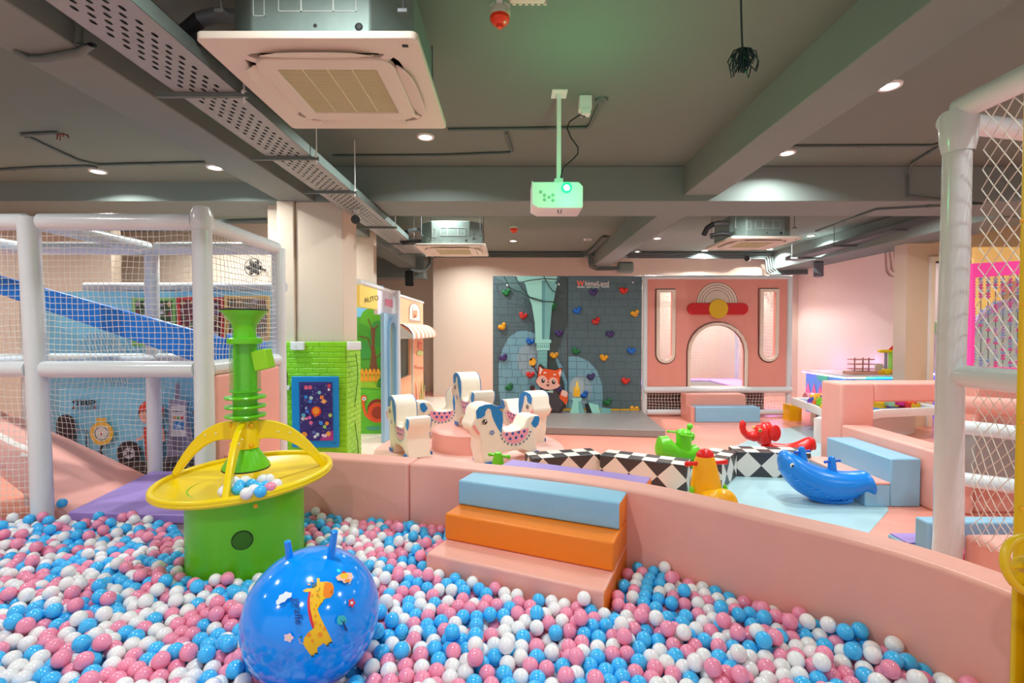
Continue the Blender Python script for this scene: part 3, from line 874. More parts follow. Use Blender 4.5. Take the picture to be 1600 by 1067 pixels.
for Y, c in ((3.2, .038), (4.24, .05)):
    for a, b in ((XS[0], XS[1]), (XS[1], XS[2])):
        if Y < 4: net('rope_net', (a + .05, Y, ZM + .05), (b - .05, Y, ZM + .05), (b - .05, Y, ZT - .05), (a + .05, Y, ZT - .05), c, t, r=.0019, sag=.03, seed=int(a * 100 + Y * 10))
        if Y > 4:
            net('rope_net', (a + .05, Y, .22), (b - .05, Y, .22), (b - .05, Y, ZM - .05), (a + .05, Y, ZM - .05), .046, t, r=.0015, sag=.04, seed=int(a * 90), wob=.3)
net('rope_net', (-5.4, 4.24, ZM + .05), (XS[0] - .05, 4.24, ZM + .05), (XS[0] - .05, 4.24, ZT - .05), (-5.4, 4.24, ZT - .05), .05, t, sag=.02)
net('rope_net', (XS[1] - .05, 3.2, .26), (XS[0] + .05, 3.2, .26), (XS[0] + .05, 3.2, ZM - .05), (XS[1] - .05, 3.2, ZM - .05), .042, t, sag=.03)
net('rope_net', (-1.99, 3.26, ZM + .05), (-1.99, 4.2, ZM + .05), (-1.99, 4.2, ZT - .05), (-1.99, 3.26, ZT - .05), .038, t, r=.0019, sag=.05)
#net('rope_net', (XS[1], 3.25, ZT - .02), (XS[2], 3.25, ZT - .02), (XS[2], 4.2, ZT - .02), (XS[1], 4.2, ZT - .02), .045, t, sag=-.05)
#net('rope_net', (XS[0], 3.25, ZT - .02), (XS[1], 3.25, ZT - .02), (XS[1], 4.2, ZT - .02), (XS[0], 4.2, ZT - .02), .045, t, sag=-.05)
# platform, purple mat, slide
bev(MB().box(-3.1, -1.99, 3.22, 4.4, .0, .235).put('platform', M_WVIN, t), .01)
pm = root('floor_mat', 'thick purple mat on the platform at the foot of the pink slide', 'mat', (-2.5, 3.7, .24))
poly = [tuple(F(106, 800, .30))[:2], (-1.93, 3.175), (-1.93, 4.18), tuple(F(237, 736, .30))[:2]]
bev(MB().prism(poly, .24, .30).put('mat', M_PURP, pm), .008)
sl = root('slide', 'wide pink padded slide with white arrow behind the left net', 'slide', (-3.6, 3.7, .3))
back = [(-3.06, 4.18, .245), (-3.3, 4.18, .36), (-3.75, 4.18, .575), (-4.36, 4.18, .83), (-5.2, 4.18, 1.2), (-5.6, 4.18, 1.3)]
frnt = [(-2.93, 3.27, .245), (-3.05, 3.27, .31), (-3.22, 3.27, .44), (-3.42, 3.27, .60), (-3.9, 3.27, .85), (-4.8, 3.27, 1.2)]
v, f = [], []
NS = 8
for a, b in zip(back, frnt):
    for j in range(NS + 1):
        u = j / NS; p = Vector(a).lerp(Vector(b), u)
        v.append(tuple(p))
for a, b in zip(back, frnt):
    for j in range(NS + 1):
        p = Vector(a).lerp(Vector(b), j / NS); v.append((p.x, p.y, p.z - .05))
K = len(back) * (NS + 1)
for i in range(len(back) - 1):
    for j in range(NS):
        q_ = i * (NS + 1) + j
        f.append((q_, q_ + 1, q_ + NS + 2, q_ + NS + 1)); f.append((K + q_, K + q_ + NS + 1, K + q_ + NS + 2, K + q_ + 1))
    a = i * (NS + 1); f.append((a, a + NS + 1, K + a + NS + 1, K + a)); a += NS; f.append((a, K + a, K + a + NS + 1, a + NS + 1))
mb = MB(); mb.add(v, f, 0, True)
mb.put('slide_bed', M_PINK, sl)
def slide_pt(u, w_):   # u along, w across
    n = len(back) - 1; i = min(int(u * n), n - 1); s_ = u * n - i
    return Vector(back[i]).lerp(Vector(back[i + 1]), s_).lerp(Vector(frnt[i]).lerp(Vector(frnt[i + 1]), s_), w_)
ar = Art(lambda u, w_, l: slide_pt(u, w_) + Vector((.3, -.3, 1)).normalized() * (.002 + l))
ar.poly((245, 235, 225), [(.40, .5), (.50, .36), (.50, .45), (.66, .45), (.66, .57), (.50, .57), (.50, .66)], sub=.05)
ar.poly((245, 235, 225), [(.69, .45), (.73, .45), (.73, .57), (.69, .57)], sub=.05)
ar.put('arrow_print', sl)
# blue sloping beam behind the net
sb = root('slide', 'bright blue sloping chute behind the net of the left frame', 'slide', tuple(P(200, 500, 3.62)))
def seg(p0, p1, q0, q1, Y0, Y1):  # top edge p0-p1, bottom edge q0-q1 in the picture at depth Y0, thickness to Y1
    v = [P(*p0, Y0), P(*p1, Y0), P(*q1, Y0), P(*q0, Y0)]
    v += [x + Vector((0, Y1 - Y0, 0)) for x in v]
    return MB().add(v, [(0, 1, 2, 3), (4, 7, 6, 5), (0, 4, 5, 1), (3, 2, 6, 7), (0, 3, 7, 4), (1, 5, 6, 2)])
M_BL = mat('royal_blue_vinyl', (6, 122, 222), rough=.4, noise=.05)
bev(seg((-60, 415), (352, 530), (-60, 440), (352, 582), 3.62, 3.68).put('side_board', M_BL, sb), .01)
bev(seg((-60, 436), (352, 572), (-60, 440), (352, 580), 3.69, 3.95).put('bed', M_BL, sb), .004)
bev(seg((352, 520), (372, 540), (352, 588), (372, 588), 3.62, 4.05).put('toe_block', M_BL, sb), .01)
# pink side panel below the side net
sp = root('wall_pad', 'tall pink padded panel between the green tower and the column', 'padded panel', (-1.99, 3.7, 0))
bev(MB().box(-2.03, -1.95, 3.275, 4.16, 0.0, 1.20).put('panel', M_PINK, sp), .02, 3)
# blue edge panel at the end of the mural
ep = MB().box(-2.046, -2.006, 4.36, 4.40, .0, 1.88)
bev(ep.put('edge_board', mat('sky_blue_board', (96, 178, 214), rough=.5), label='thin sky blue board edge standing between pink panel and green column pad', cat='panel'), .004)
ww = root('power_cable', 'thin black cord with a white plug beside the green column pad', 'cord', tuple(P(445, 570, 5.125)))
MB().tube([P(441, 568, 5.125), P(447, 577, 5.125), P(449, 590, 5.125), P(449, 602, 5.125)], .004, 6).put('cord', M_BLACK, ww)
bev(MB().obox(P(450, 606, 5.125), (.02, 0, 0), (0, .012, 0), (.006, 0, .022)).put('plug', M_WHITE, ww), .004)

# ------------------------------------------------------------------ garage mural behind the frame
YM = 4.50
mr = root('wall_mural', 'sky blue garage mural with tyre, gauge and fuel pump behind the nets', 'mural', (-3.1, YM, 0))
x0, x1 = P(66, 500, YM).x, -2.1
zt_ = P(250, 455, YM).z
MB().box(x0, x1, YM, YM + .04, 0, zt_).put('board', mat('mural_sky_blue', (142, 216, 246), rough=.5, noise=.03), mr)
A = Art(planeY(YM - .003), .0007)
# pale hatched clouds
def hatch(cx, cy, r, lo, hi, col=(190, 222, 234)):
    for k in range(-int(r), int(r), 5):
        x = cx + k
        h = (max(r * r - k * k, 0)) ** .5
        y0_, y1_ = max(cy - h, lo), min(cy + h, hi)
        if y1_ > y0_ + 2: A.poly(col, stroke([(x, y0_), (x + (y1_ - y0_) * .35, y1_)], 2.2))
hatch(155, 560, 42, 510, 612); hatch(230, 545, 40, 505, 590); hatch(300, 570, 30, 545, 590)
dk, gy = (52, 44, 52), (150, 146, 170)
A.poly(dk, rrect(88, 648, 117, 705, 13)); A.poly(gy, stroke([(117, 672), (135, 672), (135, 700)], 2.5)); A.poly(dk, stroke([(126, 672), (135, 672), (135, 702)], 2.2))
for k in range(7): A.poly((84, 74, 82), stroke([(90, 655 + 7 * k), (115, 656 + 7 * k)], 1.1))
A.text((40, 40, 60), 'TIRE', 131, 630, 12.5, -1, 0, 1.15, .04); A.text((40, 40, 60), 'PRESSURE', 131, 638.5, 5.0, -1, 0, 1.05)
for x in (115, 148):
    A.poly((40, 40, 60), [(x - 3, 626), (x + 3, 626), (x, 632)]); A.poly((120, 50, 50), [(x - 3, 639), (x + 3, 639), (x, 632)])
A.poly((252, 196, 70), rrect(150, 653, 166, 658, 2)); A.poly((252, 196, 70), ell(158.5, 677, 18.5)); A.poly((236, 232, 220), ell(158.5, 677, 12.5))
ring = ell(158.5, 677, 10.3) + [ell(158.5, 677, 10.3)[0]]
A.poly(dk, stroke(ring, 1.3)); A.poly((236, 232, 220), ell(158.5, 677, 8)); A.poly((224, 60, 40), [(157.3, 680), (159.7, 680), (158.5, 669)]); A.poly((224, 60, 40), ell(158.5, 678, 1.6))
A.poly(dk, stroke([(160, 696), (156, 704), (162, 715)], 4))
A.poly(dk, ell(201.5, 708, 19.5)); A.poly((196, 190, 200), ell(201.5, 708, 9)); A.poly(dk, ell(201.5, 708, 3))
for k in range(5): A.poly((120, 116, 130), stroke([(201.5 + 3 * cos(k * 1.256), 708 + 3 * sin(k * 1.256)), (201.5 + 8 * cos(k * 1.256), 708 + 8 * sin(k * 1.256))], 1.6))
skin = (238, 170, 150)
A.poly(skin, stroke([(230, 672), (222, 684), (212, 688)], 4)); A.poly((222, 60, 40), [(224, 668), (240, 664), (256, 668), (252, 720), (228, 720)]); A.poly((120, 50, 50), stroke([(234, 666), (236, 690)], 5))
A.poly((44, 44, 60), [(229, 718), (252, 718), (252, 730), (229, 730)])
A.poly(skin, stroke([(254, 672), (256, 690)], 4))
A.poly((96, 44, 40), ell(236, 645, 20, 18)); A.poly(skin, ell(236, 650, 18.5, 13.5)); A.poly((226, 50, 34), ell(236, 642, 19.5, 17, 20, 180, 360))
for k in range(6): A.poly((96, 44, 40), [(221 + 5.4 * k, 641), (225 + 5.4 * k, 641), (222.5 + 5.4 * k, 646)])
A.poly((60, 40, 40), ell(231, 650, 1.3)); A.poly((60, 40, 40), ell(243, 650, 1.3)); A.poly((226, 120, 110), ell(229, 655, 2)); A.poly((160, 60, 60), stroke([(233, 657), (237, 659), (241, 657)], .9))
A.poly(gy, stroke([(277, 598), (277, 628)], 7)); A.poly((170, 166, 190), [(264, 625), (292, 625), (294, 712), (262, 712)]); A.poly((238, 236, 236), rrect(267, 634, 290, 688, 1))
A.poly((110, 110, 130), stroke([(270, 642.5), (287, 642.5)], 2))
for k, c in enumerate(((236, 170, 60), (120, 190, 90), (226, 80, 60))): A.poly(c, rrect(271 + 5.6 * k, 650, 275.2 + 5.6 * k, 655, .5))
A.poly((60, 150, 220), rrect(271, 658, 287, 671, 1)); A.poly((190, 230, 250), [(274, 670), (279, 660), (283, 670)])
A.poly((130, 126, 150), [(267, 682), (290, 682), (290, 704), (267, 704)]); A.poly((110, 104, 112), [(256, 718), (300, 718), (297, 712), (260, 712)])
A.poly(gy, [(293, 660), (300, 676), (300, 712), (293, 712)])
A.poly((232, 76, 34), ell(314, 674, 11, 17)); A.poly(dk, stroke([(300, 645), (312, 645)], 4))
A.poly((70, 62, 62), [(180, 721), (345, 716), (345, 748), (180, 752)])
A.poly((96, 88, 86), [(180, 721), (345, 716), (345, 718), (180, 723)])
A.put('mural_print', mr)
# three busy framed pictures
for (x0, y0, x1, y1, fc, ic, lb) in ((206, 465, 273, 541, (140, 200, 110), (64, 84, 50), 'green'), (276, 464, 348, 531, (222, 70, 62), (118, 60, 66), 'red'), (350, 462, 420, 532, (236, 186, 100), (130, 100, 70), 'amber')):
    fr = root('framed_picture', lb + '-framed busy picture on the blue mural behind the upper net', 'picture', tuple(P((x0 + x1) / 2, y1, YM - .03)))
    a, b = P(x0, y1, YM - .03), P(x1, y0, YM - .03)
    pl = [(a.x, a.z), (b.x, a.z), (b.x, b.z), (a.x, b.z)]; w_ = .028
    hl = [(a.x + w_, a.z + w_), (b.x - w_, a.z + w_), (b.x - w_, b.z - w_), (a.x + w_, b.z - w_)]
    put('frame', plate_mesh('frame', [pl, hl], .02, mat('frame_' + lb, fc, rough=.45), .003), fr, upright(0, YM - .015, 0))
    A = Art(planeY(YM - .012), .0006)
    A.poly(ic, [(x0 + 2, y0 + 2), (x1 - 2, y0 + 2), (x1 - 2, y1 - 2), (x0 + 2, y1 - 2)])
    rnd = random.Random(x0)
    for k in range(5):
        for j in range(5):
            cx_, cy_ = x0 + 10 + (x1 - x0 - 20) * k / 4 + rnd.uniform(-2, 2), y0 + 10 + (y1 - y0 - 20) * j / 4 + rnd.uniform(-2, 2)
            cc = rnd.choice([(210, 205, 210), (170, 150, 170), (200, 170, 120), (110, 130, 100), (150, 70, 80)])
            A.poly(cc, rnd.choice([ell(cx_, cy_, rnd.uniform(2, 5), rnd.uniform(2, 5)), rrect(cx_ - 4, cy_ - 2, cx_ + 4, cy_ + 3, 1), [(cx_ - 4, cy_ + 3), (cx_, cy_ - 4), (cx_ + 4, cy_ + 3)]]))
    A.put('picture_print', fr)
zt_bar = P(250, 455, YM).z + .041
bb = root('foam_bolster', 'long pale grey padded bar resting along the mural top', 'bar', tuple(P(300, 448, 4.62)))
MB().tube([(P(136, 447, 4.55).x, 4.53, zt_bar), (-2.06, 4.53, zt_bar)], .04, 14).put('bar', mat('pale_grey_foam', (196, 200, 204), rough=.5), bb)
# black flower-like wall fan
fn = root('wall_fan', 'round black wall fan seen through the upper right net', 'fan', tuple(P(397, 418, 6.9)))
c = P(397, 418, 6.9)
for k in range(6):
    MB().ball((0, 0, 0), .05, 10, 6, sc=(1.1, .3, .7)).put('blade', M_BLACK, fn, Matrix.Translation(c) @ Matrix.Rotation(k * pi / 3, 4, 'Y') @ Matrix.Translation((.06, 0, 0)))
MB().tube([c + Vector((.12 * cos(a), -.02, .12 * sin(a))) for a in np.linspace(0, 2 * pi, 24, endpoint=False)], .006, 6, closed=True).put('guard_ring', M_BLACK, fn)
MB().tube([c + Vector((0, .02, 0)), c + Vector((0, .3, 0))], .02, 8).put('motor', M_BLACK, fn)
# dark ceiling tray seen over the frame
tt = root('cable_tray', 'dark cable tray above the mural seen through the top net', 'cable tray', tuple(P(250, 356, 5.3)))
MB().obox(P(262, 356, 6.4), (.75, 0, 0), (0, .12, 0), (0, 0, .03)).put('tray_floor', M_PIPE, tt)
MB().tube([P(440, 343, 6.4), P(180, 352, 6.4)], .03, 8).put('pipe', M_PIPE, tt)
for x in (200, 330): MB().tube([P(x, 352, 6.4), P(x, 352, 6.4) + Vector((0, 0, .55))], .008, 6).put('hanging_rod', M_GALD, tt)

# ------------------------------------------------------------------ column pad and maze panel
cp = root('column_pad', 'lime green brick-pattern padding wrapped round the cream column', 'column pad', (-2.0, 5.2, 0))
zt_ = P(500, 534, 5.13).z
MB().box(-2.44, -1.72, 5.14, 5.165, 0, zt_).box(-1.755, -1.73, 5.165, 5.62, 0, zt_).put('pad_backing', MATS['lime_foam'], cp)
bw, bh = .148, .0545
sh = {}
def brickmesh(w_, h_, ax):
    k = (round(w_, 3), ax)
    if k not in sh:
        mb = MB()
        g = .0018
        d_ = .005
        if ax == 0:
            v = [(g, 0, g), (w_ - g, 0, g), (w_ - g, 0, h_ - g), (g, 0, h_ - g), (g + .005, -d_, g + .005), (w_ - g - .005, -d_, g + .005), (w_ - g - .005, -d_, h_ - g - .005), (g + .005, -d_, h_ - g - .005)]
        else:
            v = [(0, g, g), (0, w_ - g, g), (0, w_ - g, h_ - g), (0, g, h_ - g), (d_, g + .005, g + .005), (d_, w_ - g - .005, g + .005), (d_, w_ - g - .005, h_ - g - .005), (d_, g + .005, h_ - g - .005)]
        mb.add(v, [(4, 5, 6, 7), (0, 1, 5, 4), (1, 2, 6, 5), (2, 3, 7, 6), (3, 0, 4, 7)])
        sh[k] = mb.mesh('brick', MATS['lime_foam'])
    return sh[k]
nrow = int(zt_ / bh)
for j in range(nrow):
    x = -2.44 - (bw / 2 if j % 2 else 0); z = zt_ - (j + 1) * bh
    while x < -1.722:
        a, b = max(x, -2.44), min(x + bw, -1.722)
        if b - a > .02: put('brick', brickmesh(b - a, bh, 0), cp, Matrix.Translation((a, 5.14, z)))
        x += bw
    y = 5.14 + (bw / 2 if j % 2 else 0) - .074
    while y < 5.62:
        a, b = max(y, 5.142), min(y + bw, 5.62)
        if b - a > .03: put('brick', brickmesh(b - a, bh, 1), cp, Matrix.Translation((-1.72, a, z)))
        y += bw
for (px, lb) in ((465, 'white socket plate at the upper left corner of the green pad'), (553, 'white socket plate at the upper right corner of the green pad')):
    q = P(px, 540, 5.11)
    s_ = root('socket_plate', lb, 'socket', tuple(q))
    bev(MB().box(q.x - .07, q.x + .07, 5.095, 5.13, q.z - .045, q.z + .04).put('plate', M_WHITE, s_), .006)
    MB().box(q.x - .03, q.x + .0, 5.092, 5.096, q.z - .01, q.z + .012).put('rocker_switch', M_WHITE, s_)
cr = MB().tube([P(556, 552, 5.4) + Vector((.02 * sin(k), 0, -.14 * k)) for k in range(9)], .004, 6)
cr.put('trailing_cable', mat('dark_green_cord', (40, 80, 20), rough=.6), label='thin dark cord dangling down the right side of green column pad', cat='cord')
mz = root('maze_panel', 'blue framed space maze board fixed on the green column pad', 'maze board', tuple(P(493, 700, 5.10)))
a, b = P(457, 699, 5.1), P(529, 588, 5.1)
put('frame', plate_mesh('frame', [rrect(a.x, a.z, b.x, b.z, .015)], .03, mat('maze_frame_blue', (10, 136, 206), rough=.4), .006), mz, upright(0, 5.105, 0))
A = Art(planeY(5.087), .0006)
S, ox, oy = 1 / 6.667, 440, 560
def c5(x, y): return (ox + x * S, oy + y * S)
def cp5(l): return [c5(*q) for q in l]
A.poly((62, 40, 120), cp5([(180, 245), (527, 245), (540, 855), (192, 857)]))
A.poly((170, 50, 140), cp5([(395, 855), (540, 855), (538, 750), (480, 760), (430, 800)]))
for l in ([(360, 275), (480, 370), (520, 375)], [(395, 300), (470, 270), (490, 270)], [(215, 360), (310, 360)], [(230, 540), (230, 480), (330, 470), (400, 480), (440, 510), (500, 510)], [(420, 550), (520, 550)], [(360, 440), (380, 400), (500, 395), (510, 500)], [(300, 745), (360, 700), (420, 700)], [(210, 640), (210, 290)], [(290, 690), (330, 640), (450, 620), (520, 680)], [(250, 580), (300, 590)]):
    A.poly((34, 18, 84), stroke(cp5(l), 1.3))
for x, y, r, c in ((255, 302, 22, (230, 80, 110)), (298, 302, 22, (222, 90, 120)), (495, 285, 20, (214, 60, 90)), (393, 355, 18, (150, 200, 200)), (253, 402, 19, (50, 140, 210)), (307, 412, 20, (190, 210, 200)), (298, 448, 18, (60, 130, 220)), (418, 405, 21, (240, 130, 50)), (440, 447, 24, (240, 160, 70)), (360, 550, 52, (226, 50, 20)), (358, 546, 36, (250, 150, 30)), (352, 596, 14, (240, 110, 50)), (265, 552, 18, (80, 120, 220)), (228, 592, 22, (90, 170, 190)), (223, 628, 20, (200, 190, 190)), (258, 626, 16, (220, 130, 150)), (292, 616, 20, (220, 80, 160)), (306, 670, 20, (230, 110, 150)), (410, 672, 22, (60, 140, 220)), (473, 676, 20, (240, 150, 50)), (448, 712, 19, (150, 200, 110)), (506, 592, 20, (180, 200, 80)), (237, 794, 30, (240, 150, 50)), (335, 768, 18, (90, 110, 180)), (374, 792, 20, (180, 210, 210)), (488, 785, 24, (240, 170, 60)), (455, 805, 18, (230, 200, 220)), (430, 800, 14, (240, 220, 230)), (256, 516, 12, (150, 190, 210)), (492, 325, 13, (235, 215, 225)), (348, 815, 16, (230, 230, 240))):
    A.poly(c, ell(ox + x * S, oy + y * S, r * S, r * S, 14))
A.poly((250, 190, 110), cp5([(400, 452), (440, 440), (482, 444), (440, 460)]))
rnd = random.Random(4)
for k in range(40): A.poly((235, 230, 250), ell(ox + rnd.uniform(190, 525) * S, oy + rnd.uniform(255, 845) * S, .55, .55, 5))
A.text((20, 50, 110), 'YSM', ox + 545 * S, oy + 882 * S, 3.4, -1)
A.put('maze_print', mz)
# ------------------------------------------------------------------ green and yellow ball tower
TX, TY = -1.45, 2.69
tw = root('ball_blower_tower', 'green and yellow ball blower tower with dish standing in the ball pit', 'play tower', (TX, TY, 0))
TM = Matrix.Translation((TX, TY, 0))
MB().lathe([(.286, .05), (.29, .06), (.288, .60), (.284, .655), (.27, .66)], n=48).put('tub', M_GREEN, tw, TM)
# speaker grille on the tub
gq = Vector((cos(R(-66)), sin(R(-66)), 0))
Mg = frameM(Vector((TX, TY, 0)) + gq * .288 + Vector((0, 0, P(397, 845, 2.42).z)), (-gq.y, gq.x, 0), (0, 0, 1))
gm = MB(); gm.lathe([(0.0001, .004), (.046, .004), (.049, .0)], n=28)
gr = gm.put('speaker_grille', mat('grille_dark_green', (20, 60, 16), rough=.7), tw, Mg)
dm = MB()
for i in range(-9, 10):
    for j in range(-9, 10):
        x, y = i * .005 + (j % 2) * .0025, j * .0045
        if x * x + y * y < .043 ** 2: dm.box(x - .0011, x + .0011, y - .0011, y + .0011, .004, .0052)
dm.put('grille_mesh', MATS['green_plastic'], gr, Mg, kind='stuff')
q = P(402, 789, 2.42)
MB().ball((q.x, 2.405, q.z), .012, 12, 8, sc=(1, .4, 1)).put('yellow_rivet', M_YELO, tw)
DM = TM @ Matrix.Translation((0, 0, .705)) @ Matrix.Rotation(R(-3.2), 4, 'Y') @ Matrix.Rotation(R(1.5), 4, 'X')
MB().lathe([(.0001, -.052), (.12, -.05), (.30, -.028), (.415, .0), (.43, .010), (.442, .004), (.445, -.008), (.436, -.02), (.41, -.022), (.30, -.045), (.12, -.066), (.0001, -.068)], n=72).put('dish', M_YEL, tw, DM)
rimr = MB().tube([(0.428 * cos(a), .428 * sin(a), .006) for a in np.linspace(0, 2 * pi, 72, endpoint=False)], .016, 10, closed=True)
rimr.put('dish_rim', M_YEL, tw, DM)
MB().tube([(.38, .16, -.004), (.12, .03, -.047)], .0025, 6).tube([(-.3, .27, -.008), (-.1, .1, -.045)], .0025, 6).put('dish_seam', mat('seam_olive', (190, 160, 10), rough=.5), tw, DM)
for k, ang in enumerate((-74, 22, 176, 112)):
    a = R(ang)
    prof_o, prof_i = [], []
    for i in range(13):
        u = i / 12
        r_ = .05 + (.42 - .05) * u
        zo = .715 + .29 * (1 - u ** 2.3)
        hh = .085 * (1 - u) ** .6 + .022
        prof_o.append((r_, zo)); prof_i.append((r_ - .02 * u, zo - hh))
    me = plate_mesh('arm', [prof_o + prof_i[::-1]], .03, M_YEL, .005)
    put('arm', me, tw, TM @ Matrix.Rotation(a, 4, 'Z') @ frameM((0, 0, 0), (1, 0, 0), (0, 0, 1)))
    for r_, z in ((.16, .935), (.22, .925)):
        for s_ in (-1, 1): MB().ball((r_, s_ * .016, z), .005, 8, 6).put('arm_bolt', M_WHITE, tw, TM @ Matrix.Rotation(a, 4, 'Z'))
MB().lathe([(.0001, .86), (.066, .86), (.068, .87), (.066, 1.0), (.06, 1.012), (.0001, 1.012)], n=24).put('hub', M_YEL, tw, TM)
for ang in (-40, 60, 140, -150):
    a = R(ang)
    MB().ball((.068 * cos(a), .068 * sin(a), .99), .014, 10, 8).ball((.068 * cos(a), .068 * sin(a), .88), .014, 10, 8).put('hub_knob', M_YELO, tw, TM)
MB().lathe([(.055, .862), (.118, .762), (.118, .752)], n=36).put('lower_cone', M_GREEN, tw, TM)
MB().lathe([(.118, .752), (.121, .748), (.118, .744), (.10, .748)], n=36).put('cone_lip', M_BLACK, tw, TM)
for z in (1.035, 1.085, 1.135):
    MB().lathe([(.06, z - .004), (.10, z - .008), (.104, z), (.10, z + .006), (.06, z + .008)], n=36).put('cooling_ring', M_GREEN, tw, TM)
MB().lathe([(.062, 1.01), (.062, 1.16), (.078, 1.165), (.08, 1.172), (.03, 1.173)], n=32).put('lower_collar', M_GREEN, tw, TM)
core = MB().lathe([(.046, 1.17), (.046, 1.44)], n=24)
for k in range(4):
    a = R(45 + 90 * k + 30); c, s_ = cos(a), sin(a)
    core.obox((.055 * c, .055 * s_, 1.30), (.018 * c, .018 * s_, 0), (-.006 * s_, .006 * c, 0), (0, 0, .135))
core.put('inner_column', M_GREEN, tw, TM)
MB().lathe([(.077, 1.172), (.077, 1.425)], n=36).put('clear_tube', M_CLEAR, tw, TM)
MB().lathe([(.03, 1.42), (.086, 1.424), (.088, 1.43), (.086, 1.452), (.058, 1.458), (.056, 1.50), (.064, 1.53), (.088, 1.565), (.117, 1.60), (.118, 1.605), (.112, 1.605), (.05, 1.52)], n=40).put('top_funnel', M_GREEN, tw, TM)
MB().lathe([(.117, 1.602), (.121, 1.606), (.117, 1.612), (.108, 1.606)], n=40).put('funnel_lip', M_BLACK, tw, TM)
q = P(411, 562, TY)
bev(MB().obox((q.x, q.y, q.z), Vector((.040, 0, .010)), (0, .04, 0), Vector((-.012, 0, .052))).put('control_box', mat('lime_box', (150, 220, 20), rough=.4), tw), .006)
MB().tube([(TX + .05, TY, 1.30), (q.x, q.y, q.z - .02)], .012, 8).put('box_bracket', M_GREEN, tw)

# ------------------------------------------------------------------ the balls
BR = .0305
ballcols = (('pink', mat('ball_pink', (244, 148, 178), rough=.22, spec=.6, sss=.15)), ('white', mat('ball_white', (240, 238, 240), rough=.22, spec=.6, sss=.15)), ('blue', mat('ball_blue', (66, 190, 252), rough=.22, spec=.6, sss=.15)))
ball_me = {}
for n_, m_ in ballcols:
    ball_me[n_] = MB().ball((0, 0, 0), BR, 24, 14).mesh('ball_' + n_, m_)
HB = Vector((-.735, 1.80, .45)); HR = .238
pitpoly = [(-3.9, 1.15), (1.62, 1.15)] + [tuple(x) for x in SM[::-1]] + [(-1.97, 3.17), (-3.9, 3.17)]
pp = np.array(pitpoly)
def inside(x, y, poly):
    c = np.zeros(len(x), bool); j = len(poly) - 1
    for i in range(len(poly)):
        xi, yi = poly[i]; xj, yj = poly[j]
        k = ((yi > y) != (yj > y)) & (x < (xj - xi) * (y - yi) / (yj - yi + 1e-12) + xi)
        c ^= k; j = i
    return c
rng = np.random.default_rng(5)
N0 = 9000
X = rng.uniform(-3.9, 1.7, N0 * 3); Y = rng.uniform(1.15, 3.4, N0 * 3)
keep = inside(X, Y, pp) & (X > -(Y * 1.07 + .25)) & (X < (Y * 1.07 + .25))
X, Y = X[keep], Y[keep]
full_area = 5.6 * 2.25 * keep.mean()
_u = (X + .312) * .916 + (Y - 2.845) * -.401; _v = (X + .312) * -.401 + (Y - 2.845) * -.916
free = ~((_u > -.03) & (_u < L + .03) & (_v < .365)) & (np.hypot(X - TX, Y - TY) > .31) & (np.hypot(X - HB.x, Y - HB.y) > .13)
X, Y = X[free], Y[free]
area = full_area * free.mean()
NB = int(area * 665)
X, Y = X[:NB], Y[:NB]
NB = len(X)
Z = rng.uniform(.205, .44, NB)
pos = np.stack([X, Y, Z], 1)
wallp = np.array([(-1.97, 3.17)] + [tuple(x) for x in SM])
segA, segB = wallp[:-1], wallp[1:]
dS = np.array((.916, -.401)); nS = np.array((-.401, -.916)); b0 = np.array((-.312, 2.845))
def constrain(p):
    p[:, 2] = np.maximum(p[:, 2], .205)
    p[:, 1] = np.minimum(p[:, 1], 3.17 - BR) * (p[:, 0] < -1.97) + p[:, 1] * (p[:, 0] >= -1.97)
    # pit wall: stay on the inner side
    xy = p[:, :2]
    best = np.full(len(p), 1e9); bn = np.zeros((len(p), 2)); bs = np.zeros(len(p))
    for a, b in zip(segA, segB):
        e_ = b - a; l2 = e_ @ e_
        t_ = np.clip(((xy - a) @ e_) / l2, 0, 1)
        c = a + t_[:, None] * e_
        dd = np.hypot(*(xy - c).T)
        nn_ = np.array((e_[1], -e_[0])) / l2 ** .5
        sd = (xy - a) @ nn_
        k = dd < best
        best[k] = dd[k]; bn[k] = nn_; bs[k] = sd[k]
    k = (best < .15) & (bs < BR)
    p[k, :2] += bn[k] * np.minimum(BR - bs[k], .05)[:, None]
    # stairs box
    u = (xy - b0) @ dS; v = (xy - b0) @ nS
    ins = (u > -BR) & (u < L + BR) & (v < .335 + BR)
    du = np.minimum(u + BR, L + BR - u); dv = .335 + BR - v
    a_ = ins & (dv <= du); p[a_, :2] += nS * dv[a_][:, None]
    a_ = ins & (dv > du); s_ = np.where(u < L / 2, -1, 1)
    p[a_, :2] += dS * (du * s_)[a_][:, None]
    for cx_, cy_, rr in ((TX, TY, .29), (-3.05, 3.2, .06)):
        d2 = p[:, :2] - (cx_, cy_); l = np.hypot(*d2.T) + 1e-9; k = l < rr + BR
        p[k, :2] += (d2 / l[:, None] * (rr + BR - l)[:, None])[k]
    d3 = p - np.array(HB); l = np.linalg.norm(d3, axis=1); k = l < HR + BR
    p[k] += (d3 / l[:, None] * (HR + BR - l)[:, None])[k]
    return p
G = 2 * BR
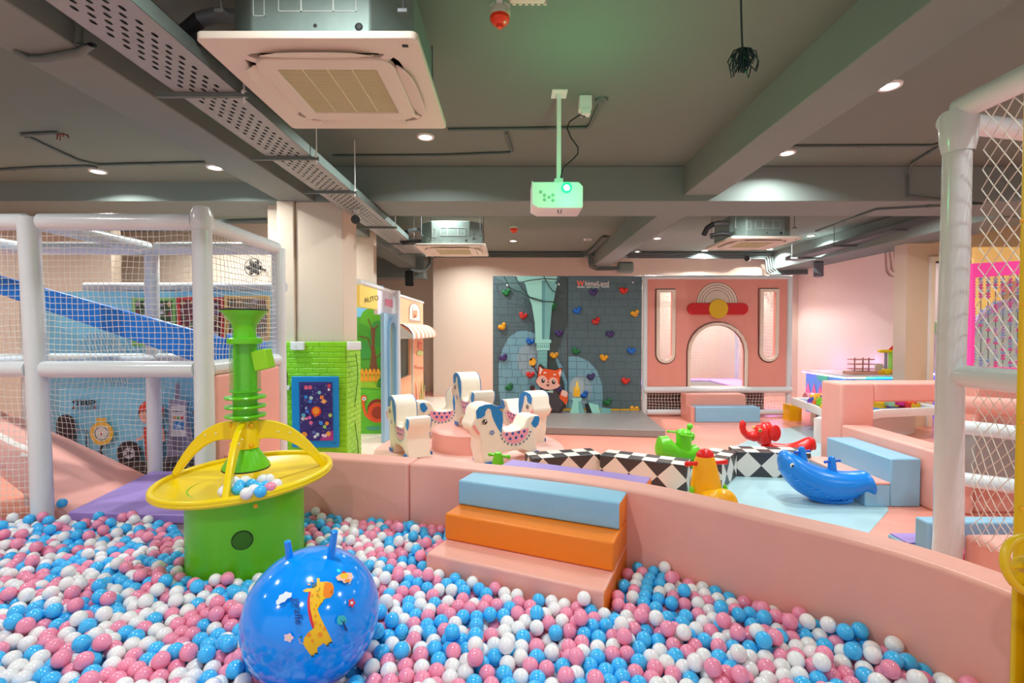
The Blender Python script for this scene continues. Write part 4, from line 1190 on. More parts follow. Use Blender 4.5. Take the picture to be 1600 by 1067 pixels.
def pairs(p):
    cell = np.floor(p / G).astype(np.int64) + 1000
    key = (cell[:, 0] * 4096 + cell[:, 1]) * 4096 + cell[:, 2]
    order = np.argsort(key, kind='stable'); ks = key[order]
    out = []
    for dx in (-1, 0, 1):
        for dy in (-1, 0, 1):
            for dz in (-1, 0, 1):
                o_ = (dx * 4096 + dy) * 4096 + dz
                if o_ < 0: continue
                k2 = key + o_
                lo = np.searchsorted(ks, k2, 'left'); hi = np.searchsorted(ks, k2, 'right')
                cnt = hi - lo
                mx = cnt.max() if len(cnt) else 0
                for m_ in range(mx):
                    s_ = np.nonzero(cnt > m_)[0]
                    j = order[lo[s_] + m_]
                    if o_ == 0:
                        g_ = j > s_; s_, j = s_[g_], j[g_]
                    out.append(np.stack([s_, j], 1))
    return np.concatenate(out)
for it in range(110):
    pos[:, 2] -= .004 if it < 80 else .0008
    for sub in range(2 if it > 60 else 1):
        pr = pairs(pos)
        d_ = pos[pr[:, 0]] - pos[pr[:, 1]]
        l = np.linalg.norm(d_, axis=1) + 1e-9
        k = l < G
        pr, d_, l = pr[k], d_[k], l[k]
        c = d_ / l[:, None] * ((G - l) * .5 * .8)[:, None]
        np.add.at(pos, pr[:, 0], c); np.add.at(pos, pr[:, 1], -c)
        pos = constrain(pos)
MB().prism([(-3.9, .9), (1.60, .9)] + [tuple(x) for x in SM[::-1]] + [(-1.97, 3.22), (-3.9, 3.22)], .0, .155).put('pit_floor_pad', M_PINK, label='pink padded floor under the plastic balls of the pit', cat='floor pad')
# choose which balls are seen largest
u_ = pos[:, 0] / pos[:, 1] * FPX + CX
vert = (CH - pos[:, 2]) / pos[:, 1]
v_ = 515 + FPX * vert
ztop = np.quantile(pos[:, 2], .72)
near = {}
cell = [(int(a // .045), int(b // .045)) for a, b in pos[:, :2]]
topz = {}
for i, c_ in enumerate(cell):
    for a in (-1, 0, 1):
        for b in (-1, 0, 1):
            kk = (c_[0] + a, c_[1] + b)
            if topz.get(kk, -1) < pos[i, 2]: topz[kk] = pos[i, 2]
exposed = np.array([pos[i, 2] > topz[c_] - .018 for i, c_ in enumerate(cell)])
inframe = (u_ > 4) & (u_ < 1596) & (v_ < 1085)
hid = (abs(u_ - 484) < 104) & (v_ > 860) & (pos[:, 1] > HB.y)
cand = np.nonzero(exposed & inframe & ~hid)[0]
cand = cand[np.argsort(pos[cand, 1])][:300]
sel = np.zeros(NB, bool); sel[cand] = True
colr = rng.choice(3, NB, p=(.35, .33, .32))
for i in cand:
    n_ = ballcols[colr[i]][0]
    put('plastic_ball', ball_me[n_], None, Matrix.Translation(pos[i]), n_ + ' plastic ball on the pit surface ' + ('left of the blue hopper ball' if pos[i][0] < HB.x else ('between the hopper ball and the lower right wall' if pos[i][0] < .75 else 'beside the pink wall at lower right')), 'ball', 'nearest plastic balls in the pit')
def mass(idx, name, label, nu, nv):
    base = MB().ball((0, 0, 0), BR, nu, nv)
    bv = np.array(base.v); bf = base.f
    V = (pos[idx][:, None, :] + bv[None]).reshape(-1, 3)
    nb = len(bv)
    tri = [f for f in bf if len(f) == 3]; quad = [f for f in bf if len(f) == 4]
    loops, starts, tot, mi = [], [], [], []
    off = (np.arange(len(idx)) * nb)
    T = (np.array(tri)[None] + off[:, None, None]).reshape(-1, 3); Q = (np.array(quad)[None] + off[:, None, None]).reshape(-1, 4)
    me = bpy.data.meshes.new(name)
    me.vertices.add(len(V)); me.vertices.foreach_set('co', V.ravel())
    lv = np.concatenate([T.ravel(), Q.ravel()])
    me.loops.add(len(lv)); me.loops.foreach_set('vertex_index', lv)
    ls = np.concatenate([np.arange(len(T)) * 3, len(T) * 3 + np.arange(len(Q)) * 4])
    me.polygons.add(len(ls)); me.polygons.foreach_set('loop_start', ls)
    me.polygons.foreach_set('material_index', np.concatenate([np.repeat(colr[idx], len(tri)), np.repeat(colr[idx], len(quad))]))
    me.polygons.foreach_set('use_smooth', np.ones(len(ls), bool))
    for _, m_ in ballcols: me.materials.append(m_)
    me.update(calc_edges=True); me.validate()
    put(name, me, None, None, label, 'balls', None, 'stuff')
deep = ~exposed & (pos[:, 2] < ztop - .05)
mass(np.nonzero(~sel & ~deep)[0], 'plastic_balls', 'thousands of pink, white and blue plastic balls filling the pit', 16, 10)
mass(np.nonzero(~sel & deep)[0], 'plastic_balls', 'lower layer of pink, white and blue balls showing between upper ones', 10, 6)
# balls lying in the yellow dish, and one on the mat
dish = [(350, 768, 1), (372, 765, 2), (385, 771, 1), (403, 762, 2), (415, 760, 2), (366, 753, 1), (383, 752, 1), (396, 766, 1), (410, 750, 1), (422, 762, 0), (432, 757, 1), (356, 762, 1), (393, 757, 2), (420, 749, 1), (376, 758, 2), (407, 768, 2)]
for i, (a, b, c_) in enumerate(dish):
    p_ = F(a, b, .735 + (.012 if b < 754 else 0))
    n_ = ballcols[c_][0]
    put('plastic_ball', ball_me[n_], None, Matrix.Translation(p_) @ Matrix.Scale(.92, 4), n_ + ' plastic ball in the heap lying on the yellow dish', 'ball', 'balls lying on the yellow dish')
put('plastic_ball', ball_me['blue'], None, Matrix.Translation(F(97, 786, .335)), 'blue plastic ball resting alone at the corner of the purple mat', 'ball', 'single balls beside the pit')

# ------------------------------------------------------------------ blue hopper ball
hb = root('hopper_ball', 'large glossy blue hopper ball with giraffe print and two horns', 'hopper ball', tuple(HB - Vector((0, 0, HR))))
M_HOP = mat('hopper_blue', (2, 146, 255), rough=.12, coat=.3, noise=.03, nscale=3)
rg = MB().ball((0, 0, 0), HR, 64, 40, sc=(1, 1, 1.0))
rg.put('ball_body', M_HOP, hb, Matrix.Translation(HB))
for (x, y, x2, y2) in ((454, 880, 449, 846), (517, 868, 523, 830)):
    a, b = P(x, y, HB.y - .02), P(x2, y2, HB.y - .03)
    a = a - (b - a).normalized() * .05
    MB().tube([a, a.lerp(b, .7), b, b + (b - a).normalized() * .003], [.0165, .0125, .0115, .007], 16).put('horn', M_HOP, hb)
def hop(u, v, l):
    d_ = ray(u, v).normalized(); oc_ = C0 - HB
    r_ = HR + .0006 + l
    bq = oc_.dot(d_); cq = oc_.dot(oc_) - r_ * r_
    disc = bq * bq - cq
    return C0 + d_ * (-bq - max(disc, 0) ** .5)
A = Art(hop, .00025)
s6, x6, y6 = 100 / 667, 460, 880
def g(l): return [(x6 + a * s6, y6 + b * s6) for a, b in l]
def gp(c, l): A.poly(c, g(l), sub=5)
gp((240, 190, 20), [(235, 155), (262, 155), (266, 195), (340, 190), (390, 205), (412, 245), (408, 310), (380, 355), (320, 368), (270, 362), (225, 345), (222, 400), (240, 480), (275, 570), (330, 680), (395, 810), (370, 825), (345, 805), (352, 850), (330, 855), (305, 830), (240, 880), (240, 935), (215, 940), (205, 920), (200, 960), (175, 962), (120, 890), (92, 840), (100, 780), (150, 715), (205, 675), (185, 600), (158, 480), (150, 380), (150, 300), (110, 300), (85, 285), (130, 262), (190, 258), (232, 215)])
gp((236, 130, 20), [(318, 200), (380, 200), (412, 245), (408, 310), (380, 355), (320, 362), (300, 330), (305, 250)])
gp((214, 30, 50), [(150, 295), (172, 295), (160, 380), (165, 470), (185, 570), (208, 670), (190, 678), (160, 600), (140, 500), (134, 400)])
for x, y, r in ((270, 745, 26), (152, 745, 24), (188, 808, 16), (315, 680, 18), (215, 620, 16), (220, 545, 12), (270, 640, 10), (205, 475, 9), (228, 430, 8), (185, 330, 12), (178, 410, 8)): gp((238, 140, 30), ell(x, y, r, r, 12))
gp((30, 90, 110), [(172, 240), (205, 205), (232, 198), (232, 228), (200, 250)])
for x, y in ((152, 220), (188, 188)): gp((230, 160, 90), ell(x, y, 13, 11, 10))
for l in ([(222, 290), (250, 290), (264, 270), (264, 250)], [(240, 322), (250, 335), (256, 350), (266, 355)]): gp((60, 40, 20), stroke(l, 4))
gp((60, 40, 20), ell(388, 298, 6, 8)); gp((60, 40, 20), ell(398, 275, 4, 6))
gp((220, 90, 30), ell(240, 325, 10, 8))
for x, y in ((190, 968), (232, 940), (348, 857), (385, 826)): gp((20, 60, 60), ell(x, y, 16, 9, 10))
gp((232, 170, 90), stroke([(90, 838), (60, 830), (48, 800), (56, 780)], 7)); gp((30, 100, 100), ell(66, 770, 14, 12))
for l in (([(432, 140), (470, 115), (500, 130), (540, 95), (600, 100), (606, 150), (590, 190), (520, 208), (495, 180), (450, 180)]),): gp((240, 190, 170), l)
gp((240, 190, 40), ell(518, 128, 42, 32)); gp((236, 140, 40), ell(555, 180, 30, 18)); gp((200, 30, 40), [(490, 104), (512, 78), (545, 98)])
gp((214, 40, 70), [(598 + 34 * cos(a) * (1 + .18 * cos(5 * a)), 412 + 42 * sin(a) * (1 + .18 * cos(5 * a))) for a in np.linspace(0, 2 * pi, 40, endpoint=False)]); gp((225, 215, 215), ell(598, 412, 16, 18))
gp((50, 180, 190), [(440, 600), (455, 550), (490, 540), (520, 545), (548, 580), (540, 620), (500, 640), (455, 640)]); gp((20, 60, 120), stroke([(505, 610), (545, 705)], [14, 30])); gp((20, 60, 120), stroke([(490, 590), (520, 640)], 8)); gp((20, 60, 120), stroke([(525, 595), (515, 640)], 8))
def h8(l): return [(360 + a / 3.996, 800 + b / 3.996) for a, b in l]
A.poly((225, 235, 245), h8([(285, 555), (300, 540), (305, 520), (330, 510), (345, 495), (360, 500), (385, 505), (380, 530), (355, 540), (340, 560), (320, 565), (300, 578), (285, 575)]), sub=5)
A.poly((236, 200, 215), [(360 + (363 + 28 * cos(a) * (1 + .15 * cos(5 * a))) / 3.996, 800 + (784 + 26 * sin(a) * (1 + .15 * cos(5 * a))) / 3.996) for a in np.linspace(0, 2 * pi, 40, endpoint=False)], sub=5)
A.poly((240, 225, 150), [(360 + (363 + 8 * cos(a)) / 4, 800 + (784 + 8 * sin(a)) / 4) for a in np.linspace(0, 2 * pi, 10, endpoint=False)])
A.text((8, 56, 140), 'giraffe', 465, 955, 17, -1, R(-84), 1.0)
A.put('giraffe_print', hb)
# ------------------------------------------------------------------ rear: climbing wall
YC = 8.6
cw_ = root('climbing_wall', 'dark stone-print climbing wall with coloured holds and a cartoon fox', 'climbing wall', (.96, YC, 0))
xa, xm, xb = P(770, 500, YC).x, P(886.5, 500, YC).x, P(1003, 500, YC).x
zc_ = P(886, 431, YC).z
M_STONE = mat('dark_stone_print', (88, 110, 116), rough=.5, noise=.12, nscale=2.5)
for a, b in ((xa, xm - .006), (xm + .006, xb)):
    bev(MB().box(a, b, YC, YC + .12, .05, zc_).put('climbing_panel', M_STONE, cw_), .008)
A = Art(planeY(YC - .003), .0012)
s1, x1, y1 = 1 / 4.267, 750, 410
def c1(l): return [(x1 + a * s1, y1 + b * s1) for a, b in l]
def ap(c, l): A.poly(c, c1(l))
arch = (126, 174, 190); archl = (156, 178, 190)
ap((100, 134, 136), [(100, 95), (240, 95), (330, 250), (250, 200), (150, 120)])
ap(arch, [(150, 1005), (125, 850), (125, 680), (150, 580), (190, 500), (250, 460), (310, 455), (370, 475), (400, 560), (420, 700), (470, 560), (540, 680), (583, 800), (583, 1005)])
ap(archl, ell(330, 650, 82, 110, 26))
ap(arch, [(590, 1005), (590, 628), (650, 625), (720, 655), (780, 720), (815, 820), (820, 920), (800, 1005)])
ap(archl, ell(668, 850, 78, 100, 26))
ap((66, 78, 76), [(445, 1005), (450, 560), (470, 200), (540, 95), (583, 95), (583, 400), (500, 640), (560, 800), (580, 1005)])
# brick joints across both panels
rnd = random.Random(2)
dk_ = (58, 74, 80)
y = 140
while y < 1000:
    for (xa_, xb_) in ((88, 580), (590, 1080)):
        A.poly(dk_, c1(stroke([(xa_ + (xb_ - xa_) * i / 10, y + rnd.uniform(-4, 4)) for i in range(11)], 2.6)))
        x = xa_ + rnd.uniform(20, 60)
        while x < xb_ - 8:
            A.poly(dk_, c1(stroke([(x, y + 2), (x + rnd.uniform(-3, 3), y + 50)], 2.4))); x += rnd.uniform(48, 95)
    y += 52
pil, pil2, pil3 = (156, 218, 204), (116, 178, 174), (90, 150, 154)
ap(pil, [(245, 92), (515, 92), (508, 125), (490, 128), (512, 150), (505, 185), (490, 260), (480, 290), (470, 400), (462, 515), (370, 515), (365, 400), (345, 280), (320, 220), (305, 150), (290, 128), (250, 125)])
ap(pil2, [(430, 120), (505, 130), (505, 185), (480, 290), (462, 515), (425, 515)])
ap(pil3, [(412, 120), (434, 120), (430, 515), (414, 515)])
ap(pil, rrect(365, 513, 475, 538, 10)); ap(pil, [(378, 540), (465, 540), (465, 585), (378, 585)])
for k in range(6): ap(pil3, [(385 + 14 * k, 548), (390 + 14 * k, 548), (390 + 14 * k, 570), (385 + 14 * k, 570)])
ap(pil2, [(388, 590), (448, 590), (444, 720), (386, 720)])
for k in range(4): ap(pil3, stroke([(386, 612 + 28 * k), (446, 610 + 28 * k)], 3))
ln = (36, 60, 58)
for l in ([(285, 130), (340, 118), (430, 108), (512, 112)], [(160, 95), (200, 170), (290, 210), (330, 235), (400, 258), (490, 262)], [(235, 95), (270, 160), (330, 230), (420, 255)], [(425, 92), (450, 140), (480, 185), (505, 200)]): A.poly(ln, c1(stroke(l, 6)))
# candle on its broken base, stones
for sc_, c in ((1.0, (160, 176, 180)),): ap(c, ell(645, 830, 50, 60))
ap((240, 180, 40), [(625, 830), (665, 828), (668, 895), (622, 895)]); ap((250, 210, 90), [(635, 850), (640, 800), (648, 785), (656, 810), (658, 850)])
ap(pil, [(612, 905), (680, 903), (672, 925), (700, 1005), (600, 1005), (622, 925)]); ap(pil2, [(655, 925), (672, 925), (700, 1005), (660, 1005)])
ap((30, 34, 34), [(698, 945), (722, 935), (748, 1003), (712, 1005)]); ap(pil, [(722, 935), (790, 950), (802, 1005), (748, 1003)]); ap(pil2, [(802, 965), (875, 975), (870, 1003), (806, 1005)])
# cartoon fox with a torch (plain flat print)
o8, x8, y8 = 1 / 10.675, 820, 560
def fp(c, l): A.poly(c, [(x8 + a * o8, y8 + b * o8) for a, b in l])
out_, fx, cr_ = (58, 34, 34), (232, 86, 30), (240, 178, 160)
fp(out_, stroke([(150, 130), (230, 280)], 22)); fp(out_, [(80, 100), (190, 85), (170, 150), (120, 155)])
fp((240, 170, 40), [(70, 90), (75, 20), (110, 50), (130, -20), (150, 40), (185, 10), (180, 90), (150, 120), (100, 115)])
fp(out_, [(250, 500), (500, 500), (640, 620), (690, 760), (600, 930), (520, 900), (300, 900)])
fp((70, 62, 66), [(270, 520), (480, 510), (600, 640), (640, 760), (560, 900), (520, 880), (330, 880)])
fp(fx, [(640, 520), (720, 580), (715, 720), (680, 775), (640, 720), (575, 660), (600, 560)]); fp((240, 190, 175), [(620, 520), (700, 545), (722, 590), (690, 650), (600, 610)])
fp(out_, ell(125, 495, 44, 50)); fp(fx, [(125, 545), (190, 505), (190, 580), (130, 590)])
fp((176, 206, 200), [(275, 520), (370, 545), (470, 520), (470, 575), (370, 562), (275, 575)])
fp(out_, [(180, 370), (205, 300), (215, 210), (230, 110), (265, 85), (340, 160), (420, 172), (520, 185), (600, 150), (635, 170), (600, 300), (585, 400), (600, 440), (560, 500), (440, 535), (330, 525), (240, 480), (185, 410)])
fp(fx, [(215, 330), (228, 240), (240, 125), (262, 105), (335, 175), (420, 185), (520, 200), (595, 165), (615, 185), (585, 320), (575, 450), (300, 400)])
fp((60, 40, 44), [(240, 125), (262, 100), (340, 165), (290, 180)]); fp((244, 205, 195), [(255, 140), (300, 180), (262, 260), (240, 260)]); fp((244, 205, 195), [(600, 185), (560, 240), (590, 310), (612, 230)])
fp(cr_, [(188, 370), (215, 320), (260, 285), (320, 285), (368, 330), (388, 380), (420, 330), (470, 310), (540, 340), (560, 430), (598, 440), (550, 490), (440, 525), (330, 515), (245, 470), (192, 400)])
for x in (305, 480): fp((50, 40, 24), ell(x, 372 + (x - 305) * .12, 30, 37)); fp((244, 240, 236), ell(x + 8, 358 + (x - 305) * .12, 11, 13))
fp((80, 20, 30), ell(390, 395, 13, 11)); fp((90, 20, 30), [(355, 428), (388, 436), (412, 430), (398, 462), (380, 468)])
fp((244, 205, 190), ell(337, 238, 28, 14)); fp((244, 205, 190), ell(497, 270, 28, 14))
# lettering at the top right
A.text((226, 96, 66), 'W', 907.0, 443.4, 12.0, -1, 0, .9, .03)
A.text((226, 206, 198), 'himsiLand', 932.8, 443.2, 10.4, -1, 0, .90, .010)
A.text((214, 222, 214), 'PARTY & PLAY', 926.5, 448.8, 3.2, -1, 0, 1.0, .02)
A.poly((214, 222, 214), [(901.5, 447.8), (913.5, 447.8), (913.5, 449), (901.5, 449)]); A.poly((214, 222, 214), [(940, 447.6), (952, 447.6), (952, 448.8), (940, 448.8)])
for k in range(60):
    A.poly((170, 190, 190), ell(rnd.uniform(775, 1000), rnd.uniform(440, 640), .4, .4, 5))
A.put('wall_print', cw_)
hc = {'b': (20, 104, 200), 'g': (24, 120, 60), 'r': (222, 44, 34), 'y': (244, 170, 24), 'p': (70, 50, 110)}
hmesh = {}
for k, c in hc.items():
    m_ = mat('hold_' + k, c, rough=.45, noise=.1, bump=.4, bscale=30)
    mb = MB()
    mb.ball((-.035, 0, .01), .042, 12, 8, sc=(1, .8, 1)); mb.ball((.04, 0, .022), .036, 12, 8, sc=(1, .9, 1)); mb.ball((0, 0, -.02), .045, 12, 8, sc=(1.1, .8, .8)); mb.ball((0, -.012, 0), .025, 10, 6, sc=(1.2, .9, .8))
    hmesh[k] = mb.mesh('climbing_hold', m_)
HOL = [('b', 370, 165), ('g', 177, 200), ('g', 485, 297), ('r', 287, 355), ('y', 150, 428), ('p', 527, 472), ('b', 333, 528), ('p', 157, 635), ('y', 495, 620), ('r', 335, 750), ('g', 197, 832), ('p', 522, 855), ('b', 147, 975), ('p', 757, 198), ('r', 957, 188), ('b', 650, 322), ('y', 1033, 340), ('r', 774, 392), ('p', 868, 478), ('g', 640, 592), ('b', 1010, 590), ('y', 825, 635), ('p', 740, 762), ('r', 970, 790), ('b', 697, 883), ('g', 850, 930), ('y', 1028, 978)]
rnd = random.Random(9)
for k, a, b in HOL:
    q = P(x1 + a * s1, y1 + b * s1, YC - .02)
    put('climbing_hold', hmesh[k], cw_, Matrix.Translation(q) @ Matrix.Rotation(rnd.uniform(-.5, .5), 4, 'Y') @ Matrix.Scale(1.02, 4))
for a, b in ((183, 152), (525, 146), (1020, 134)):
    q = P(x1 + a * s1, y1 + b * s1, YC - .012); MB().ball(tuple(q), .02, 10, 6, sc=(1, .6, 1)).put('bolt_cap', M_WHITE, cw_)
# grey crash mat and the thin yellow strip behind
gm_ = [F(1040, 672, .11), F(1012, 647, .11)]
bev(MB().prism([(-.55, 7.22), (gm_[0].x, gm_[0].y), (gm_[1].x, 8.52), (-.40, 8.52)], 0.004, .11).put('crash_mat', M_GREYV, label='grey crash mat on the floor below the climbing wall', cat='mat'), .012)
MB().box(-.4, 2.2, 8.53, 8.585, .004, .13).put('floor_strip', M_YELO, label='thin yellow strip along the foot of the climbing wall', cat='strip')

# ------------------------------------------------------------------ pink trampoline house
th = root('trampoline_house', 'salmon pink trampoline playhouse with arched door and two tall windows', 'playhouse', (3.56, YC, 0))
xl, xr = P(1006, 500, YC).x, P(1236, 500, YC).x
zb, ztp = P(1120, 606, YC).z, P(1120, 436, YC).z
def w2(px, py):
    q = P(px, py, YC); return (q.x, q.z)
def archloop(x0, x1, ytop, ybot, n=12, flip=False):
    a, b = w2(x0, ybot), w2(x1, ybot); r = (b[0] - a[0]) / 2; zt2 = w2(x0, ytop)[1]
    cx_ = (a[0] + b[0]) / 2
    if not flip: return [a, b] + [(cx_ + r * cos(t_), zt2 - r + r * sin(t_)) for t_ in np.linspace(0, pi, n)]
    return [(b[0], zt2), (a[0], zt2)] + [(cx_ + r * cos(t_), a[1] + r + r * sin(t_)) for t_ in np.linspace(pi, 2 * pi, n)]
door_h = archloop(1077.5, 1163, 507, 603.5)
w1, w2l = archloop(1029, 1050, 456, 563, flip=True), archloop(1191, 1211.5, 455, 561, flip=True)
o = put('facade', plate_mesh('facade', [[(xl, zb), (xr - .05, zb), (xr - .05, ztp), (xl, ztp)], door_h, w1, w2l], .09, M_SALM, .004), th, upright(0, YC + .045, 0))
def trim_ring(outer, inner, name, m, dep=.03):
    return put(name, plate_mesh(name, [outer, inner], dep, m, .006), th, upright(0, YC - .012, 0))
M_CR = vinyl('cream_trim_vinyl', (236, 216, 198))
trim_ring(archloop(1074, 1167.5, 503.5, 604.5), archloop(1078.5, 1162.5, 508, 603), 'door_trim', M_CR)
trim_ring(archloop(1025, 1054.5, 452.5, 567.5, flip=True), archloop(1030, 1049.5, 457, 562.5, flip=True), 'window_trim', M_CR)
trim_ring(archloop(1186, 1215.5, 451.5, 565, flip=True), archloop(1191.5, 1211, 456, 560.5, flip=True), 'window_trim', M_CR)
M_LINE = mat('dark_outline', (52, 40, 38), rough=.5)
A = Art(planeY(YC - .001), .0008)
def ringline(lp, c=(60, 44, 40), wd=1.2): A.poly(c, stroke(lp + [lp[0]], wd))
def pxl(loop): return [(CX + FPX * a_ / YC, 0) for a_ in loop]
for r_, c in ((32, (52, 40, 38)), (31.3, (232, 214, 196)), (28, (52, 40, 38)), (27.3, (232, 214, 196)), (24, (52, 40, 38)), (23.3, (232, 214, 196)), (20, (52, 40, 38)), (19.3, (222, 204, 186))):
    A.poly(c, ell(1120.5, 473, r_, r_, 24, 180, 360))
def outl(pts):
    A.poly((52, 40, 38), stroke(pts, 1.3))
for lo, hi, y0_, y1_ in ((1073.2, 1168.4, 502.8, 605), (1078.2, 1162.6, 508, 604)):
    cx_ = (lo + hi) / 2; r_ = (hi - lo) / 2
    outl([(lo, y1_)] + [(cx_ - r_ * cos(t_), y0_ + r_ - r_ * sin(t_)) for t_ in np.linspace(0, pi, 18)] + [(hi, y1_)])
for lo, hi, y0_, y1_ in ((1024.4, 1055.2, 451.8, 568.2), (1185.4, 1216.2, 450.8, 565.8)):
    cx_ = (lo + hi) / 2; r_ = (hi - lo) / 2
    outl([(lo, y0_)] + [(cx_ - r_ * cos(t_), y1_ - r_ + r_ * sin(t_)) for t_ in np.linspace(0, pi, 14)] + [(hi, y0_)])
    outl([(lo, y0_), (hi, y0_)])
A.put('facade_print', th)
q0, q1 = w2(1073, 491.5), w2(1168, 473.5)
put('red_bar', plate_mesh('red_bar', [rrect(q0[0], q0[1], q1[0], q1[1], .095)], .03, mat('house_red', (206, 22, 24), rough=.4), .006), th, upright(0, YC - .02, 0))
q = w2(1121, 482.5)
put('yellow_disc', plate_mesh('yellow_disc', [[(q[0] + .165 * cos(a), q[1] + .165 * sin(a)) for a in np.linspace(0, 2 * pi, 36, endpoint=False)]], .035, mat('house_yellow', (226, 182, 20), rough=.4), .006), th, upright(0, YC - .035, 0))
for a, b, r_ in (((xl, YC - .03, zb - .03), (xr, YC - .03, zb - .03), .055), ((xl + .05, YC - .03, .07), (xr - .02, YC - .03, .07), .05), ((xl, YC, ztp + .03), (xr, YC, ztp + .03), .035)):
    pole(th, a, b, r_, 'padded_rail')
for x in (xl + .02, xr - .03): pole(th, (x, YC, 0), (x, YC, ztp + .05), .045)
pole(th, (xl + .75, YC, 0.07), (xl + .75, YC, zb), .02)
net('rope_net', (xl + .05, YC, .1), (xr - .05, YC, .1), (xr - .05, YC, zb - .06), (xl + .05, YC, zb - .06), .055, th, r=.003, sag=.02)
YB = 10.6
for x in (xl + .02, xr - .03): pole(th, (x, YB, 0), (x, YB, ztp), .045)
pole(th, (xl, YB, ztp), (xr, YB, ztp), .04, 'padded_rail'); pole(th, (xr - .03, YC, ztp), (xr - .03, YB, ztp), .04, 'padded_rail'); pole(th, (xl, YC, ztp), (xl, YB, ztp), .04, 'padded_rail')
net('rope_net', (xl, YB, zb), (xr, YB, zb), (xr, YB, ztp), (xl, YB, ztp), .06, th, r=.002)
net('rope_net', (xr - .03, YC + .1, zb), (xr - .03, YB, zb), (xr - .03, YB, ztp), (xr - .03, YC + .1, ztp), .06, th, r=.002)
M_LIL = vinyl('lilac_pad', (206, 160, 226))
tz = zb - .02
fp_ = MB().box(xl + .1, xr - .1, YC + .1, YC + .38, tz - .08, tz).box(xl + .1, xr - .1, YB - .35, YB - .05, tz - .08, tz).box(xl + .1, xl + .4, YC + .38, YB - .35, tz - .08, tz).box(xr - .75, xr - .1, YC + .38, YB - .35, tz - .08, tz)
bev(fp_.put('edge_pad', M_LIL, th), .02)
MB().box(xl + .4, xr - .75, YC + .38, YB - .35, tz - .06, tz - .04).put('jumping_bed', mat('trampoline_grey', (120, 112, 108), rough=.7), th)
MB().box(xl + .2, xr - .2, YC + .5, YC + .52, 0, tz - .1).put('under_curtain', mat('brown_shade_cloth', (112, 92, 82), rough=.8), th)
# steps before the playhouse
t = root('soft_stairs', 'two-step pink and pale blue soft stairs at the trampoline playhouse door', 'soft steps', (3.5, 8.2, 0))
a = P(1087, 660, 8.0); b = P(1188, 660, 8.0)
bev(MB().box(a.x, b.x, 8.0, 8.24, 0, .245).put('lower_step', M_BLUEV, t), .012)
a2 = P(1073, 620, 8.22)
bev(MB().box(a2.x, b.x - .12, 8.245, 8.52, 0, .42).put('upper_step', M_PINK2, t), .012)
MB().box(a2.x, a.x - .004, 8.03, 8.244, 0, .24).put('side_cheek', M_PINK2, t)

# ------------------------------------------------------------------ row of painted play rooms at left
XP = -1.745
pr_ = root('play_shop_row', 'yellow headed play shop front with painted tree room and white post', 'play shop', (XP, 6.4, 0))
def bx(Y0, Y1, z0, z1, m, name, x0=XP - .05, x1=XP, par=None, b=.004):
    return bev(MB().box(x0, x1, Y0, Y1, z0, z1).put(name, m, par or pr_), b)
bx(5.69, 6.45, 1.76, 2.02, mat('header_yellow', (244, 216, 110), rough=.5), 'header_board')
bx(6.452, 7.3, 1.70, 2.02, mat('header_white', (226, 224, 234), rough=.5), 'header_board')
pole(pr_, (XP - .02, 5.69, 2.05), (XP - .02, 7.35, 2.05), .035, 'padded_rail')
pole(pr_, (XP, 7.42, 0), (XP, 7.42, 2.08), .075)
A = Art(planeX(XP + .003), .0008)
A.text((120, 110, 60), 'AUTO', 580.5, 467.5, 11, -1, R(12), .75)
A.poly((240, 130, 170), [(602, 466.5), (614, 469), (614, 480), (602, 477.5)])
A.put('header_print', pr_)
# tree mural on an inner wall
YT = 7.12
im = root('tree_mural', 'green mural of a brown tree, orange fence and red long-necked bird', 'mural', (-2.1, YT, 0))
xA, xB = P(552, 600, YT).x, P(599, 600, YT).x
zA = P(580, 679, YT).z
MB().box(xA, xB, YT, YT + .04, 0, 2.0).put('board', mat('mural_leaf_green', (78, 160, 40), rough=.5, noise=.15, nscale=2), im)
MB().box(-3.2, xB, YT - .02, YT + .06, 0, zA - .0).put('skirting', M_FLOORC, im)
A = Art(planeY(YT - .003), .0008)
s4, x4, y4 = 1 / 3.679, 550, 430
def p4(c, l): A.poly(c, [(x4 + a * s4, y4 + b * s4) for a, b in l])
p4((120, 190, 220), [(0, 60), (180, 60), (180, 215), (60, 240), (0, 240)])
p4((90, 170, 30), ell(110, 250, 62, 60)); p4((70, 150, 34), ell(50, 340, 60, 62)); p4((54, 140, 50), ell(150, 340, 50, 80)); p4((60, 150, 60), ell(80, 430, 70, 50)); p4((60, 150, 34), ell(150, 470, 50, 60))
p4((120, 70, 40), [(108, 300), (135, 300), (130, 400), (140, 480), (150, 560), (96, 560), (110, 470), (112, 380)])
for l in ([(118, 320), (98, 265), (92, 250)], [(126, 310), (150, 285)], [(112, 430), (90, 360), (40, 350)], [(132, 480), (158, 460), (168, 440)]): p4((120, 70, 40), stroke(l, 6))
p4((150, 200, 40), [(0, 560), (180, 560), (180, 660), (0, 640)])
for k in range(5):
    x = 50 + 23 * k
    p4((246, 164, 40), [(x, 545), (x + 8, 535), (x + 17, 545), (x + 17, 612), (x, 612)]); p4((180, 90, 20), ell(x + 8, 575, 3, 8))
for yy in (560, 598): p4((246, 164, 40), stroke([(46, yy), (168, yy)], 8))
p4((96, 190, 40), [(0, 640), (180, 655), (180, 920), (0, 920)]); p4((60, 140, 30), stroke([(40, 652), (170, 658)], 3))
p4((40, 130, 40), [(140, 640), (150, 600), (160, 590), (175, 600), (175, 650)])
p4((70, 160, 120), ell(125, 880, 45, 14))
for k in range(12): p4((140, 40, 20), ell(148 + 52 * cos(R(180 + 12 * k)), 770 + 50 * sin(R(180 + 12 * k)), 9))
p4((222, 74, 26), ell(145, 790, 56, 58)); p4((160, 50, 24), ell(150, 790, 38, 36))
